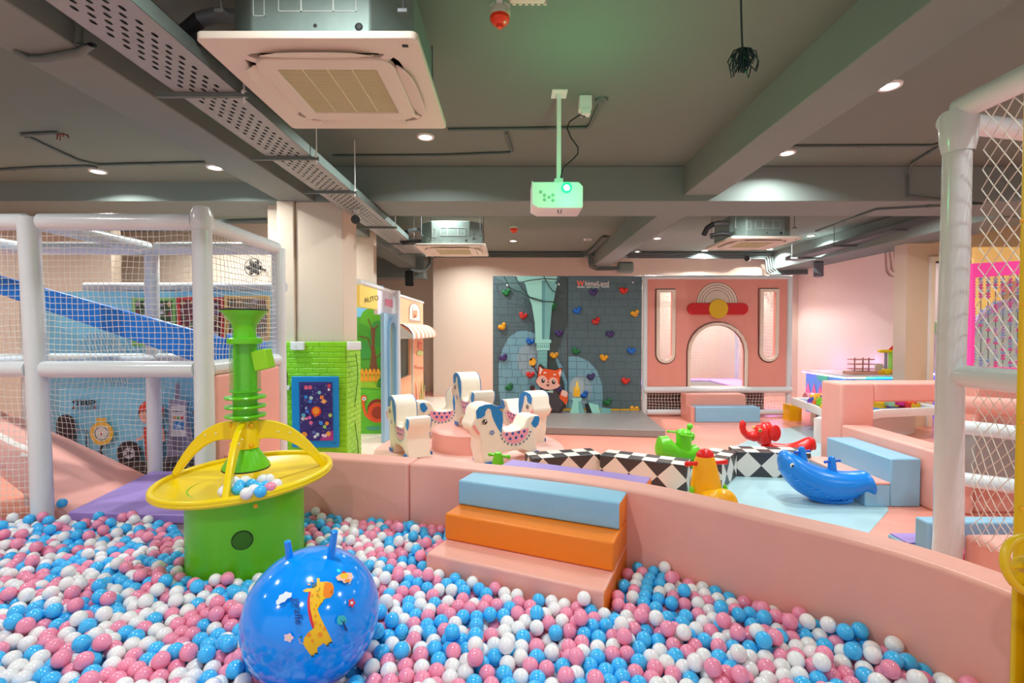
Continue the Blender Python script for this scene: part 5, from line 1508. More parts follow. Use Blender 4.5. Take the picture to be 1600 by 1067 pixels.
p4((230, 90, 34), stroke([(110, 830), (78, 800), (64, 750), (64, 715)], 16)); p4((230, 90, 34), ell(68, 706, 18)); p4((230, 236, 240), ell(70, 710, 11)); p4((40, 90, 120), ell(70, 710, 5))
A.put('mural_print', im)
# blue arched door leaf
dl = root('play_room_door', 'pale blue open door leaf with long arched recess beside the tree mural', 'door', (XP, 6.9, 0))
dA, dB = F(598.5, 692, 0), F(620, 677, 0)
dd = (dB - dA); W_ = dd.length; ux = dd.normalized()
zt_ = P(598.5, 489, dA.y).z
M0 = frameM((dA.x, dA.y, 0), tuple(ux), (0, 0, 1))
M_DB = mat('door_pale_blue', (148, 192, 220), rough=.45)
def dring(x0, x1, z0, z1, n=10):
    r_ = (x1 - x0) / 2; cx_ = (x0 + x1) / 2
    return [(cx_ + r_ * cos(t_), z1 - r_ + r_ * sin(t_)) for t_ in np.linspace(0, pi, n)] + [(cx_ + r_ * cos(t_), z0 + r_ + r_ * sin(t_)) for t_ in np.linspace(pi, 2 * pi, n)]
put('leaf', plate_mesh('leaf', [[(0, .01), (W_, .01), (W_, zt_), (0, zt_)], dring(W_ * .34, W_ * .74, .42, zt_ - .12)], .05, M_DB, .004), dl, M0)
put('window_trim', plate_mesh('window_trim', [dring(W_ * .24, W_ * .84, .34, zt_ - .05), dring(W_ * .34, W_ * .74, .42, zt_ - .12)], .03, mat('door_trim_blue', (128, 178, 214), rough=.4), .006), dl, M0 @ Matrix.Translation((0, 0, .03)))
MB().box(W_ * .3, W_ * .78, .4, zt_ - .1, -.012, -.008).put('inner_panel', mat('sage_panel', (176, 190, 160), rough=.5), dl, M0)
# peach house facade
ph = root('peach_playhouse', 'peach playhouse front with striped awning and small arched giraffe window', 'playhouse', (XP, 8.5, 0))
M_PEACH = mat('peach_panel', (246, 190, 146), rough=.5, noise=.04)
def fz(px, py): # point on the facade plane as (Y, z)
    q = PXp(px, py, XP); return (q.y, q.z)
Y0, Y1 = 7.5, 9.75
wn = [fz(629, 541), fz(638, 537), fz(640, 618), fz(629, 622)]
wlo = [(7.75, .72), (8.55, .72), (8.55, 1.35), (7.75, 1.35)]
Mf = frameM((XP, 0, 0), (0, 1, 0), (0, 0, 1))
put('facade', plate_mesh('facade', [[(Y0, 0), (Y1, 0), (Y1, 2.0), (Y0, 2.0)], wlo], .05, M_PEACH, .003), ph, Mf @ Matrix.Translation((0, 0, -.026)))
pole(ph, (XP - .02, 7.45, 2.03), (XP - .02, 9.8, 2.03), .03, 'padded_rail')
MB().box(XP - .6, XP - .58, 7.6, 9.4, 0, 1.6).put('inner_mural', mat('inner_teal_mural', (50, 120, 110), rough=.5, noise=.5, nscale=5), ph)
bx(8.60, 8.66, .3, 1.5, mat('grey_jamb', (190, 196, 186), rough=.5), 'window_jamb', XP - .2, XP + .02, ph)
na = 12
aY0, aY1 = 7.55, 9.85
for k in range(na):
    ya, yb = aY0 + (aY1 - aY0) * k / na, aY0 + (aY1 - aY0) * (k + 1) / na
    prof_ = [(0, 1.60), (.08, 1.585), (.16, 1.54), (.22, 1.47), (.24, 1.42), (.24, 1.36)]
    v = []
    for (dx, z) in prof_:
        for y in (ya, yb): v.append((XP + dx, y, z))
    for (dx, z) in prof_:
        for y in (ya, yb): v.append((XP + dx - .012, y, z - .012))
    n = len(prof_); f = []
    for i in range(n - 1): f += [(2 * i, 2 * i + 1, 2 * i + 3, 2 * i + 2), (2 * n + 2 * i, 2 * n + 2 * i + 2, 2 * n + 2 * i + 3, 2 * n + 2 * i + 1)]
    f += [(2 * n - 2, 2 * n - 1, 4 * n - 1, 4 * n - 2)]
    MB().add(v, f).put('awning_stripe', M_WHITE if k % 2 == 0 else mat('awning_tan', (222, 168, 136), rough=.5), ph)
MB().add([(XP, aY0, 1.60), (XP + .24, aY0, 1.42), (XP + .24, aY0, 1.36), (XP, aY0, 1.36), (XP, aY0 + .01, 1.60), (XP + .24, aY0 + .01, 1.42), (XP + .24, aY0 + .01, 1.36), (XP, aY0 + .01, 1.36)], [(0, 1, 2, 3), (4, 7, 6, 5), (0, 4, 5, 1)]).put('awning_cheek', mat('awning_cheek', (206, 204, 190), rough=.5), ph)
A = Art(planeX(XP + .004), .001)
s2, x2_, y2_ = 1 / 9.696, 555, 450
def p2(c, l): A.poly(c, [(x2_ + a * s2, y2_ + b * s2) for a, b in l])
p2((190, 160, 140), [(815, 510), (818, 300), (840, 240), (890, 220), (950, 250), (985, 330), (992, 515)])
p2((240, 232, 226), [(825, 470), (830, 310), (850, 255), (890, 235), (940, 260), (970, 330), (980, 500)])
p2((240, 160, 120), [(872, 340), (940, 338), (945, 440), (925, 440), (920, 400), (895, 400), (893, 460), (875, 455)]); p2((120, 120, 150), stroke([(868, 280), (872, 460)], 5))
for k, c in enumerate(((236, 120, 100), (240, 150, 120))): p2(c, ell(985, 840 + 40 * k, 32, 30))
p2((190, 210, 130), ell(985, 985, 50, 40)); 
for l in ([(930, 900), (1050, 940)], [(960, 800), (1020, 900)]): p2((236, 120, 100), stroke(l, 8))
A.text((200, 96, 90), 'Flowers', 655.5, 574, 6.5, -1, R(-5), .75)
rnd = random.Random(3)
for k in range(16):
    x = rnd.uniform(648, 664); A.poly(rnd.choice([(200, 190, 110), (170, 180, 100), (230, 160, 130)]), stroke([(x, 632), (x + rnd.uniform(-2, 2), 632 - rnd.uniform(14, 38))], .9))
A.put('facade_print', ph)
# ------------------------------------------------------------------ soft horse carousel
KX, KY = -.50, 5.93
ks = root('soft_carousel', 'round pink soft carousel base with raised drum carrying the four horses', 'carousel', (KX, KY, 0))
MB().lathe([(.0001, .004), (1.10, .004), (1.12, .02), (1.12, .085), (1.10, .10), (.0001, .10)], n=64).put('base_disc', vinyl('pale_pink_vinyl', (240, 190, 178)), ks, Matrix.Translation((KX, KY, 0)))
MB().lathe([(.46, .10), (.46, .31), (.44, .33), (.0001, .334)], n=48).put('drum', M_PINK, ks, Matrix.Translation((KX, KY, 0)))
M_HORSE = mat('horse_white_vinyl', (238, 226, 208), rough=.5, noise=.04, bump=.3, bscale=12)
M_HBLUE = mat('horse_blue_vinyl', (22, 126, 196), rough=.45)
def hc_(l): return [((a - 920) / 675.0, (782 - b) / 745.0) for a, b in l]
prof = hc_([(700, 532), (660, 505), (640, 470), (648, 440), (668, 410), (676, 350), (700, 318), (750, 302), (800, 304), (850, 330), (880, 375), (890, 440), (886, 500), (905, 528), (960, 533), (1020, 526), (1060, 505), (1085, 450), (1108, 430), (1150, 425), (1188, 432), (1196, 460), (1186, 505), (1162, 540), (1160, 600), (1172, 680), (1182, 742), (1104, 748), (1090, 712), (1050, 692), (960, 688), (880, 694), (845, 712), (828, 782), (738, 782), (728, 720), (712, 650), (715, 590)])
TH = .25
horse_me = plate_mesh('horse_body', [prof], TH, M_HORSE, .018, 3)
mane = hc_([(682, 412), (676, 350), (700, 318), (750, 304), (800, 305), (850, 330), (882, 375), (890, 440), (878, 548), (845, 500), (815, 440), (800, 400), (790, 350), (770, 338), (752, 360), (748, 392), (720, 408)])
tail = hc_([(1118, 490), (1150, 432), (1186, 432), (1196, 460), (1186, 505), (1158, 532), (1135, 515)])
mane_me = plate_mesh('mane', [mane], .006, M_HBLUE, .002, inset=.003)
tail_me = plate_mesh('tail_patch', [tail], .006, M_HBLUE, .002, inset=.003)
def hA(sgn):
    A = Art(lambda u, v, l: Vector(((u - 920) / 675.0, (782 - v) / 745.0, sgn * (TH / 2 + .001 + l))), .0005)
    A.poly((240, 160, 176), [(880, 534), (960, 540), (1040, 532), (1100, 520), (1098, 560), (1070, 600), (1020, 630), (970, 634), (920, 610), (888, 570)])
    for x, y in ((918, 553), (966, 551), (1015, 548), (1062, 545), (945, 590), (993, 587), (1040, 581)): A.poly((40, 80, 170), ell(x, y, 11, 12, 12))
    for k in range(11):
        a = R(180 - 10 - 16 * k)
        x, y = 990 + 122 * cos(a), 536 + 106 * sin(a) * (1 if k else 1)
        A.poly((30, 70, 130), [(x - 9, y - 6), (x + 9, y - 6), (x, y + 12)])
    A.poly((60, 44, 40), ell(742, 437, 19, 20)); A.poly((240, 236, 230), ell(748, 430, 7, 7, 10)); A.poly((240, 236, 230), ell(736, 444, 4, 4, 8))
    A.poly((236, 150, 150), [(645, 460), (664, 448), (706, 522), (690, 530)])
    for k in range(5):
        a = 2 * pi * k / 5 + .3; A.poly((30, 100, 180), ell(797 + 13 * cos(a), 524 + 13 * sin(a), 7, 7, 8))
    A.poly((22, 110, 200), [(738, 746), (828, 744), (826, 778), (740, 778)]); A.poly((22, 110, 200), [(1102, 718), (1180, 710), (1182, 740), (1104, 744)])
    return A.mesh('horse_print')
hpr = [hA(1), hA(-1)]
HL = {-60: 'white soft horse with blue mane nearest the camera, facing left', 30: 'white soft horse at right of carousel before the grey crash mat', 120: 'white soft horse at the back of the carousel, facing right behind the drum', 210: 'white soft horse at left of the carousel beside the blue door', 999: 'white soft horse standing raised on the centre drum, tallest in view'}
for th_, lb in HL.items():
    rr = Vector((cos(R(th_)), sin(R(th_)), 0))
    if th_ == 999: rr = Vector((cos(R(204)), sin(R(204)), 0))
    c = Vector((KX, KY, .10)) + rr * .77
    if th_ == 999: c = Vector((KX + .03, KY - .05, .335))
    f_ = Vector((rr.y, -rr.x, 0))
    hr = root('soft_horse', lb, 'soft horse', tuple(c), group='white soft horses on the pink carousel')
    Mh = frameM(c, tuple(-f_), (0, 0, 1))
    put('horse_body', horse_me, hr, Mh); [(put('mane', mane_me, hr, Mh @ Matrix.Translation((0, 0, s_ * (TH / 2 + .0005)))), put('tail_patch', tail_me, hr, Mh @ Matrix.Translation((0, 0, s_ * (TH / 2 + .0005))))) for s_ in (-1, 1)]
    for m_ in hpr: put('side_print', m_, hr, Mh)

# ------------------------------------------------------------------ checkered soft border
def checker_mat(name, scale, rot, c1_, c2_, off=(0, 0, 0)):
    m = mat(name, c1_, rough=.4)
    nt = m.node_tree; b = nt.nodes['Principled BSDF']
    tc = nt.nodes.new('ShaderNodeTexCoord'); mp = nt.nodes.new('ShaderNodeMapping'); ck = nt.nodes.new('ShaderNodeTexChecker')
    mp.inputs['Rotation'].default_value = rot; mp.inputs['Location'].default_value = off
    ck.inputs['Scale'].default_value = scale; ck.inputs['Color1'].default_value = rgb(c1_); ck.inputs['Color2'].default_value = rgb(c2_)
    nt.links.new(tc.outputs['Object'], mp.inputs[0]); nt.links.new(mp.outputs[0], ck.inputs[0]); nt.links.new(ck.outputs['Color'], b.inputs['Base Color'])
    return m
WH_, BK_ = (232, 222, 210), (62, 58, 58)
dside = 1 / .19
CK_S = checker_mat('checker_side', dside, (0, R(45), 0), WH_, BK_, (.0, .0497, .02))
CK_T = checker_mat('checker_top', 1 / .135, (0, 0, 0), WH_, BK_, (0, 0, .05))
CKE = checker_mat('checker_end', dside, (R(45), 0, 0), WH_, BK_, (.05, .0, .02))
SEG = [((.16, 4.87), (.86, 5.06), 'first checkered block of the zigzag border, behind the purple step'), ((.93, 5.01), (1.66, 4.62), 'second checkered block in the zigzag border, nearest to the camera'), ((1.86, 4.68), (2.20, 5.12), 'short checkered block between the green and yellow rockers'), ((2.30, 5.15), (3.02, 5.08), 'checkered block standing in front of the red elephant rocker')]
for a, b, lb in SEG:
    a, b = Vector((*a, 0)), Vector((*b, 0))
    c = (a + b) / 2; L_ = (b - a).length; ux = (b - a).normalized()
    me = MB().box(-L_ / 2, L_ / 2, -.13, .13, 0, .26).mesh('checkered_block', [CK_S, CK_T, CKE])
    for p_ in me.polygons:
        p_.material_index = 1 if abs(p_.normal.z) > .9 else (2 if abs(p_.normal.x) > .9 else 0)
    bev(put('checkered_block', me, None, frameM(c, tuple(ux), (-ux.y, ux.x, 0)), lb, 'soft block', 'black and white checkered border blocks'), .012)

# ------------------------------------------------------------------ plastic rockers
def rot_root(name, lb, cat, loc, rz, grp=None):
    t = root(name, lb, cat, loc, rz, grp)
    return t, MW[t.name]
# blue whale see-saw
t, M = rot_root('whale_rocker', 'bright blue whale see-saw rocker with two handle humps', 'rocker', (2.72, 4.30, 0), R(-9))
M = M @ Matrix.Diagonal((.90, 1, 1, 1))
rg = []
# stations along x: x, centre z, half height, half width
for x, zc2, hh, hw in ((-.405, .345, .03, .03), (-.395, .335, .08, .09), (-.36, .315, .13, .135), (-.30, .275, .155, .16), (-.22, .225, .165, .17), (-.12, .175, .155, .17), (0, .15, .14, .155), (.12, .145, .13, .14), (.22, .155, .115, .13), (.29, .175, .10, .12), (.34, .19, .095, .115), (.385, .18, .10, .12), (.415, .15, .08, .11), (.425, .13, .04, .07)):
    rg.append(((x, 0, zc2), (0, hw, 0), (0, 0, hh)))
b_ = MB().loft(rg, n=28)
o = b_.put('body', M_BLUEP, t, M)
sm = o.modifiers.new('sub', 'SUBSURF'); sm.levels = sm.render_levels = 1
# jagged jaw ridge on each side and a rocking keel
for s_ in (-1, 1):
    jm = MB(); pts = []
    for i in range(25):
        u = i / 24; x = -.37 + .66 * u; zc3 = .255 - .19 * sin(u * pi * .62) + .012 * (1 if i % 2 else -1)
        k_ = np.interp(x, [r[0][0] for r in rg], [r[1][1] for r in rg]); zz = np.interp(x, [r[0][0] for r in rg], [r[0][2] for r in rg]); hh = np.interp(x, [r[0][0] for r in rg], [r[2][2] for r in rg])
        q_ = max(1 - ((zc3 - zz) / hh) ** 2, 0) ** .5
        pts.append((x, s_ * (k_ * q_ - .002), zc3))
    jm.tube(pts, .010, 8).put('jaw_ridge', M_BLUEP, t, M)
    MB().box(-.02, .02, -.01, .01, 0, .02)
    kl = [(-.16 + .38 * i / 10, .012 + .9 * ((-.16 + .38 * i / 10) - .05) ** 2) for i in range(11)]
    MB().tube([(x, s_ * .07, z + .006) for x, z in kl], .018, 8).put('rocking_rail', M_BLUEP, t, M)
    MB().ball((-.335, s_ * .128, .335), .022, 14, 10, sc=(1, .45, 1)).put('eye_white', M_WHITE, t, M)
    MB().ball((-.337, s_ * .137, .335), .012, 12, 8, sc=(1, .35, 1)).put('pupil', M_BLACK, t, M)
for x, z0_, z1_ in ((-.19, .32, .475), (.08, .21, .40)):
    MB().loft([((x, 0, z0_), (.055, 0, 0), (0, .05, 0)), ((x - .005, 0, z0_ + .07), (.04, 0, 0), (0, .035, 0)), ((x - .01, 0, z1_ - .03), (.032, 0, 0), (0, .028, 0)), ((x - .01, 0, z1_ - .005), (.024, 0, 0), (0, .02, 0)), ((x - .01, 0, z1_), (.008, 0, 0), (0, .008, 0))], n=16).put('handle_post', M_BLUEP, t, M)
    MB().tube([(x - .085, -.035, z1_ - .045), (x + .075, .035, z1_ - .045)], .0115, 10).ball((x - .085, -.035, z1_ - .045), .014, 10, 6).ball((x + .075, .035, z1_ - .045), .014, 10, 6).put('handle_bar', mat('deep_blue_plastic', (6, 90, 190), rough=.3), t, M)
# red elephant rocker
t, M = rot_root('elephant_rocker', 'red elephant rocker with raised trunk behind the checkered block', 'rocker', (2.98, 5.58, 0), R(-4))
hd = MB().loft([((-.12, 0, .20), (.07, 0, .02), (0, .09, 0)), ((-.13, 0, .28), (.085, 0, .01), (0, .10, 0)), ((-.14, 0, .35), (.095, 0, 0), (0, .10, 0)), ((-.13, 0, .41), (.085, 0, 0), (0, .085, 0)), ((-.12, 0, .44), (.05, 0, 0), (0, .05, 0)), ((-.12, 0, .452), (.012, 0, 0), (0, .012, 0))], n=20)
o = hd.put('head', M_RED, t, M); o.modifiers.new('s', 'SUBSURF').levels = 1
MB().tube([(-.18, 0, .31), (-.25, 0, .29), (-.31, 0, .30), (-.35, 0, .34), (-.365, 0, .39), (-.36, 0, .44), (-.345, 0, .455)], [.075, .058, .044, .036, .034, .036, .03], 14).put('trunk', M_RED, t, M)
for s_ in (-1, 1):
    MB().ball((-.05, s_ * .10, .35), .085, 16, 10, sc=(.75, .22, 1.1)).put('ear', M_RED, t, M)
    MB().ball((-.205, s_ * .083, .375), .02, 12, 8, sc=(1, .5, 1)).put('eye_white', mat('eye_cream', (220, 200, 120), rough=.3), t, M)
    MB().ball((-.208, s_ * .092, .375), .011, 10, 6, sc=(1, .4, 1)).put('pupil', M_BLACK, t, M)
bd = MB().loft([((-.15, 0, .12), (0, .10, 0), (-.02, 0, .10)), ((-.05, 0, .13), (0, .105, 0), (0, 0, .10)), ((.08, 0, .12), (0, .10, 0), (0, 0, .085)), ((.22, 0, .13), (0, .10, 0), (0, 0, .09)), ((.32, 0, .17), (0, .10, 0), (.0, 0, .11)), ((.38, 0, .22), (0, .08, 0), (.02, 0, .09)), ((.42, 0, .20), (0, .05, 0), (.01, 0, .05)), ((.435, 0, .16), (0, .02, 0), (.0, 0, .02))], n=20)
o = bd.put('body', M_RED, t, M); o.modifiers.new('s', 'SUBSURF').levels = 1
for s_ in (-1, 1): MB().tube([(-.25 + .6 * i / 10, s_ * .08, .018 + .5 * (-.25 + .6 * i / 10) ** 2) for i in range(11)], .02, 8).put('rocking_rail', M_RED, t, M)
# yellow duck rocker seen from behind
t, M = rot_root('duck_rocker', 'yellow rocker with red cap and red handles, seen from behind', 'rocker', (1.50, 3.74, 0), R(100))
M = M @ Matrix.Diagonal((.72, 1.08, 1, 1))
bd = MB().loft([((-.34, 0, .20), (0, .04, 0), (0, 0, .05)), ((-.31, 0, .22), (0, .095, 0), (0, 0, .12)), ((-.22, 0, .20), (0, .125, 0), (0, 0, .16)), ((-.08, 0, .17), (0, .12, 0), (0, 0, .12)), ((.05, 0, .17), (0, .11, 0), (0, 0, .12)), ((.18, 0, .17), (0, .09, 0), (0, 0, .12)), ((.26, 0, .18), (0, .04, 0), (0, 0, .05))], n=22)
o = bd.put('body', M_YELO, t, M); o.modifiers.new('s', 'SUBSURF').levels = 1
nk = MB().loft([((.06, 0, .20), (.10, 0, 0), (0, .125, 0)), ((.07, 0, .32), (.085, 0, 0), (0, .115, 0)), ((.085, 0, .42), (.08, 0, 0), (0, .095, 0)), ((.09, 0, .50), (.075, 0, 0), (0, .075, 0)), ((.09, 0, .545), (.06, 0, 0), (0, .058, 0)), ((.09, 0, .56), (.02, 0, 0), (0, .02, 0))], n=22)
nk.put('neck', M_YELO, t, M)
MB().ball((.09, 0, .53), .066, 20, 12, sc=(1.05, 1, .8)).put('cap', M_RED, t, M)
MB().tube([(.15, 0, .46), (.20, 0, .45), (.22, 0, .44)], [.05, .035, .01], 12).put('beak', M_RED, t, M)
for s_ in (-1, 1):
    MB().tube([(.07, s_ * .06, .475), (.06, s_ * .10, .477), (.06, s_ * .145, .478)], [.017, .016, .020], 12).ball((.06, s_ * .148, .478), .022, 12, 8).put('handle', M_RED, t, M)
    MB().ball((.02, s_ * .13, .26), .035, 12, 8, sc=(1.2, .4, 1.6)).put('foot_rest', M_GREEN, t, M)
    MB().tube([(-.28 + .5 * i / 10, s_ * .08, .02 + .5 * (-.28 + .5 * i / 10) ** 2) for i in range(11)], .02, 8).put('rocking_rail', M_YELO, t, M)
# green rocker behind the checkered block
t, M = rot_root('snail_rocker', 'green animal rocker with knob horn behind the checkered border', 'rocker', (1.86, 5.40, 0), R(8))
o = MB().loft([((-.30, 0, .20), (0, .03, 0), (0, 0, .05)), ((-.26, 0, .22), (0, .09, 0), (0, 0, .12)), ((-.17, 0, .21), (0, .11, 0), (0, 0, .135)), ((-.06, 0, .15), (0, .10, 0), (0, 0, .09)), ((.06, 0, .14), (0, .10, 0), (0, 0, .08)), ((.16, 0, .15), (0, .08, 0), (0, 0, .09)), ((.21, 0, .15), (0, .03, 0), (0, 0, .04))], n=20).put('body', M_GREEN, t, M)
MB().loft([((.02, 0, .15), (.09, 0, 0), (0, .09, 0)), ((.02, 0, .28), (.082, 0, 0), (0, .08, 0)), ((.02, 0, .38), (.085, 0, 0), (0, .082, 0)), ((.02, 0, .405), (.065, 0, 0), (0, .06, 0)), ((.02, 0, .415), (.02, 0, 0), (0, .02, 0))], n=20).put('head', M_GREEN, t, M)
MB().tube([(.07, 0, .36), (.085, 0, .42)], .018, 10).ball((.09, 0, .44), .034, 14, 10).put('horn', M_GREEN, t, M)
MB().ball((.11, 0, .33), .045, 14, 10, sc=(.8, .9, 1.1)).put('snout', M_GREEN, t, M)
for s_ in (-1, 1):
    MB().tube([(-.03 + .02 * s_, s_ * .06, .365), (-.03 + .06 * -s_, s_ * .15, .36)], .012, 10).ball((-.03 + .06 * -s_, s_ * .15, .36), .016, 8, 6).put('handle', M_GREEN, t, M)
    MB().tube([(-.26 + .5 * i / 10, s_ * .07, .02 + .5 * (-.26 + .5 * i / 10) ** 2) for i in range(11)], .02, 8).put('rocking_rail', M_GREEN, t, M)
# green rocker top just over the pit wall
t, M = rot_root('snail_rocker', 'top of a green rocker with cross handle, before the nearest soft horse', 'rocker', (-.12, 4.22, 0), R(0))
q = P(778, 710, 4.2)
MB().loft([((.0, 0, .08), (.08, 0, 0), (0, .08, 0)), ((0, 0, .30), (.06, 0, 0), (0, .06, 0)), ((.0, 0, q.z - .04), (.045, 0, 0), (0, .045, 0)), ((.0, 0, q.z + .01), (.03, 0, 0), (0, .03, 0)), ((.0, 0, q.z + .02), (.01, 0, 0), (0, .01, 0))], n=16).put('head', M_GREEN, t, M)
MB().tube([(-.07, .02, q.z - .01), (.09, -.02, q.z - .02)], .012, 10).ball((-.07, .02, q.z - .01), .017, 10, 6).ball((.09, -.02, q.z - .02), .02, 10, 6).put('handle', M_GREEN, t, M)
MB().loft([((-.28, 0, .12), (0, .08, 0), (0, 0, .09)), ((0, 0, .12), (0, .10, 0), (0, 0, .09)), ((.28, 0, .14), (0, .08, 0), (0, 0, .08))], n=16).put('body', M_GREEN, t, M)
MB().tube([(-.26 + .5 * i / 10, 0, .02 + .5 * (-.26 + .5 * i / 10) ** 2) for i in range(11)], .02, 8).put('rocking_rail', M_GREEN, t, M)

# ------------------------------------------------------------------ blue steps and pink walls at right
t = root('soft_stairs', 'pale blue soft steps with pink tread beside the whale rocker', 'soft steps', (3.3, 4.6, 0))
Yf = 4.16; Yb = 5.02
xa, xb_, xc = 2.985, 3.20, 3.455
zlo, zhi = P(1370, 754, Yf).z, P(1420, 717, Yf).z
bev(MB().box(xb_, xc, Yf, Yb, 0, zhi).put('upper_step', M_BLUEV, t), .012)
bev(MB().box(xa, xb_ - .002, Yf, Yb, 0, zlo - .02).put('lower_step', M_BLUEV, t), .01)
bev(MB().box(xa - .004, xb_ - .002, Yf, Yb, zlo - .02, zlo).put('tread_pad', M_PINK, t), .006)
t = root('padded_wall', 'low pink padded wall running behind the pale blue steps', 'padded wall', (3.6, 4.6, 0))
bev(MB().box(3.47, 3.74, 3.98, 5.20, 0, .50).put('block', M_PINK, t), .02, 3)
t = root('gateway_bumper', 'pink padded gateway frame with a wide opening in front of the play table', 'padded wall', (4.5, 5.4, 0))
xg0, xg1 = P(1315, 600, 5.25).x, P(1367, 600, 5.25).x
zg = P(1340, 599, 5.25).z; zgo = P(1400, 628, 5.25).z
bev(MB().box(xg0, xg1, 5.25, 5.60, 0, zg).put('end_post', M_PINK, t), .025, 3)
bev(MB().box(xg1 + .001, 6.0, 5.25, 5.60, zgo, zg).put('top_bar', M_PINK, t), .02, 3)
bev(MB().box(xg1 + .001, 6.0, 5.27, 5.58, 0, .16).put('low_bar', M_PINK, t), .02, 3)
# small pieces between
t = root('soft_stairs', 'small purple and pale blue soft wedge beside the white post', 'soft steps', (2.75, 3.2, 0))
q = [F(1397, 838, .22), F(1432, 833, .22), F(1475, 862, .22), F(1450, 862, .22)]
qa, qb = F(1400, 836, .20), F(1442, 835, .20)
bev(MB().box(2.40, 2.75, 2.985, 3.14, .0, .195).put('wedge_block', M_BLUEV, t), .008)
MB().box(2.41, 2.74, 2.99, 3.13, .196, .204).put('wedge_top', M_PURP, t)
q = P(1443, 809, 2.95)
bev(MB().box(2.44, 3.4, 2.88, 2.98, 0, q.z).put('soft_block', M_BLUEV, label='pale blue soft block standing just behind the white right post', cat='soft block'), .012)
q = P(1530, 850, 2.85)
bev(MB().box(2.52, 3.5, 2.70, 2.82, 0, q.z).put('soft_block', mat('magenta_vinyl', (206, 40, 90), rough=.4), label='magenta soft block glimpsed low through the right net', cat='soft block'), .012)
q = P(1540, 862, 2.3)
bev(MB().box(2.35, 3.4, 1.5, 2.56, 0, .44).put('soft_block', M_PINK, label='pink soft platform block behind the lower right net', cat='soft block'), .02)

# ------------------------------------------------------------------ white play table with building blocks
t = root('play_table', 'low white play table with rounded rim behind the pink gateway', 'table', (4.9, 7.2, 0))
zt_ = .42
tp = [tuple(F(a, b, zt_))[:2] for a, b in ((1236, 622), (1262, 631), (1290, 642), (1318, 649), (1345, 647), (1380, 641), (1476, 637), (1560, 634))]
bk = [(6.1, 8.0), (4.9, 8.3)]
poly = tp[:-1] + [(6.0, 7.35), (5.8, 7.54), (5.2, 7.9)]
cx_, cy_ = sum(p[0] for p in poly) / len(poly), sum(p[1] for p in poly) / len(poly)
inner = [(cx_ + (x - cx_) * .91, cy_ + (y - cy_) * .88) for x, y in poly]
Mz = Matrix.Translation((0, 0, zt_ - .045))
put('rim', plate_mesh('rim', [poly, inner], .11, M_WHITE, .006), t, Mz)
MB().prism(inner, zt_ - .06, zt_ - .03).put('tray', mat('table_blue_tray', (30, 120, 196), rough=.4), t)
base = [(cx_ + (x - cx_) * .80, cy_ + (y - cy_) * .72) for x, y in poly]
b1 = F(1271, 691, 0)
base = [(b1.x, b1.y), (tp[3][0] + .0, tp[3][1] + .3), (5.8, 7.1), (5.7, 7.4), (5.2, 7.7)]
MB().prism(base, 0.004, zt_ - .10).put('pedestal', M_WHITE, t)
cols = [(244, 190, 20), (230, 40, 140), (120, 200, 40), (120, 70, 180), (240, 130, 40), (60, 100, 190), (230, 60, 50), (150, 200, 150), (240, 150, 140)]
for i, c in enumerate(cols): mat('block_%d' % i, c, rough=.35)
bms = []
for i in range(len(cols)):
    mb = MB().box(-.045, .045, -.03, .03, 0, .045)
    for sx in (-.025, .025):
        for sy in (-.015, .015): mb.lathe([(.011, .045), (.011, .056), (.0001, .056)], (sx, sy, 0), 8)
    bms.append(mb.mesh('building_block', MATS['block_%d' % i]))
rnd = random.Random(12)
cn = ['yellow', 'magenta', 'lime green', 'purple', 'orange', 'dark blue', 'red', 'pale green', 'salmon']
n = 0
for k in range(160):
    px_ = rnd.choice([rnd.uniform(1268, 1318), rnd.uniform(1270, 1318), rnd.uniform(1370, 1474)])
    p_ = F(px_, rnd.uniform(627, 640) if px_ < 1330 else rnd.uniform(629, 635.5), zt_)
    x = np.array([p_.x]); y = np.array([p_.y])
    if not inside(x, y, [(cx_ + (a - cx_) * .85, cy_ + (b - cy_) * .82) for a, b in poly])[0]: continue
    i = rnd.randrange(len(cols)); s_ = rnd.uniform(1.2, 2.0)
    put('building_block', bms[i], None, Matrix.Translation((p_.x, p_.y, zt_ - .030 + (.05 if k % 3 == 0 else 0))) @ Matrix.Rotation(rnd.uniform(0, 3), 4, 'Z') @ Matrix.Scale(s_, 4), cn[i] + ' studded building block in the jumble on the white table', 'toy block', 'building blocks on the white play table')
    n += 1
    if n > 75: break
MB().box(4.55, 4.75, 8.1, 8.3, 0, .26).put('toy_bin', M_YELO, label='small yellow bin on the floor under the table corner', cat='bin')
# striped bolster behind the table
a, b = P(1258, 623, 7.98), P(1345, 627, 7.85)
t = root('striped_bolster', 'pink and white striped bolster lying behind the white table', 'bolster', tuple(a))
dv = (b - a); nb_ = 12
for k in range(nb_):
    p0, p1 = a + dv * (k / nb_), a + dv * ((k + 1) / nb_)
    tw_ = Vector((0.05, 0, .0))
    MB().tube([p0, p1], .10, 20).put('stripe_band', M_WHITE if k % 2 else mat('bolster_pink', (240, 150, 170), rough=.5), t)
MB().box(a.x + .1, b.x + .05, 7.86, 8.0, 0.0, a.z - .10).put('bolster_stand', M_WHITE, t)

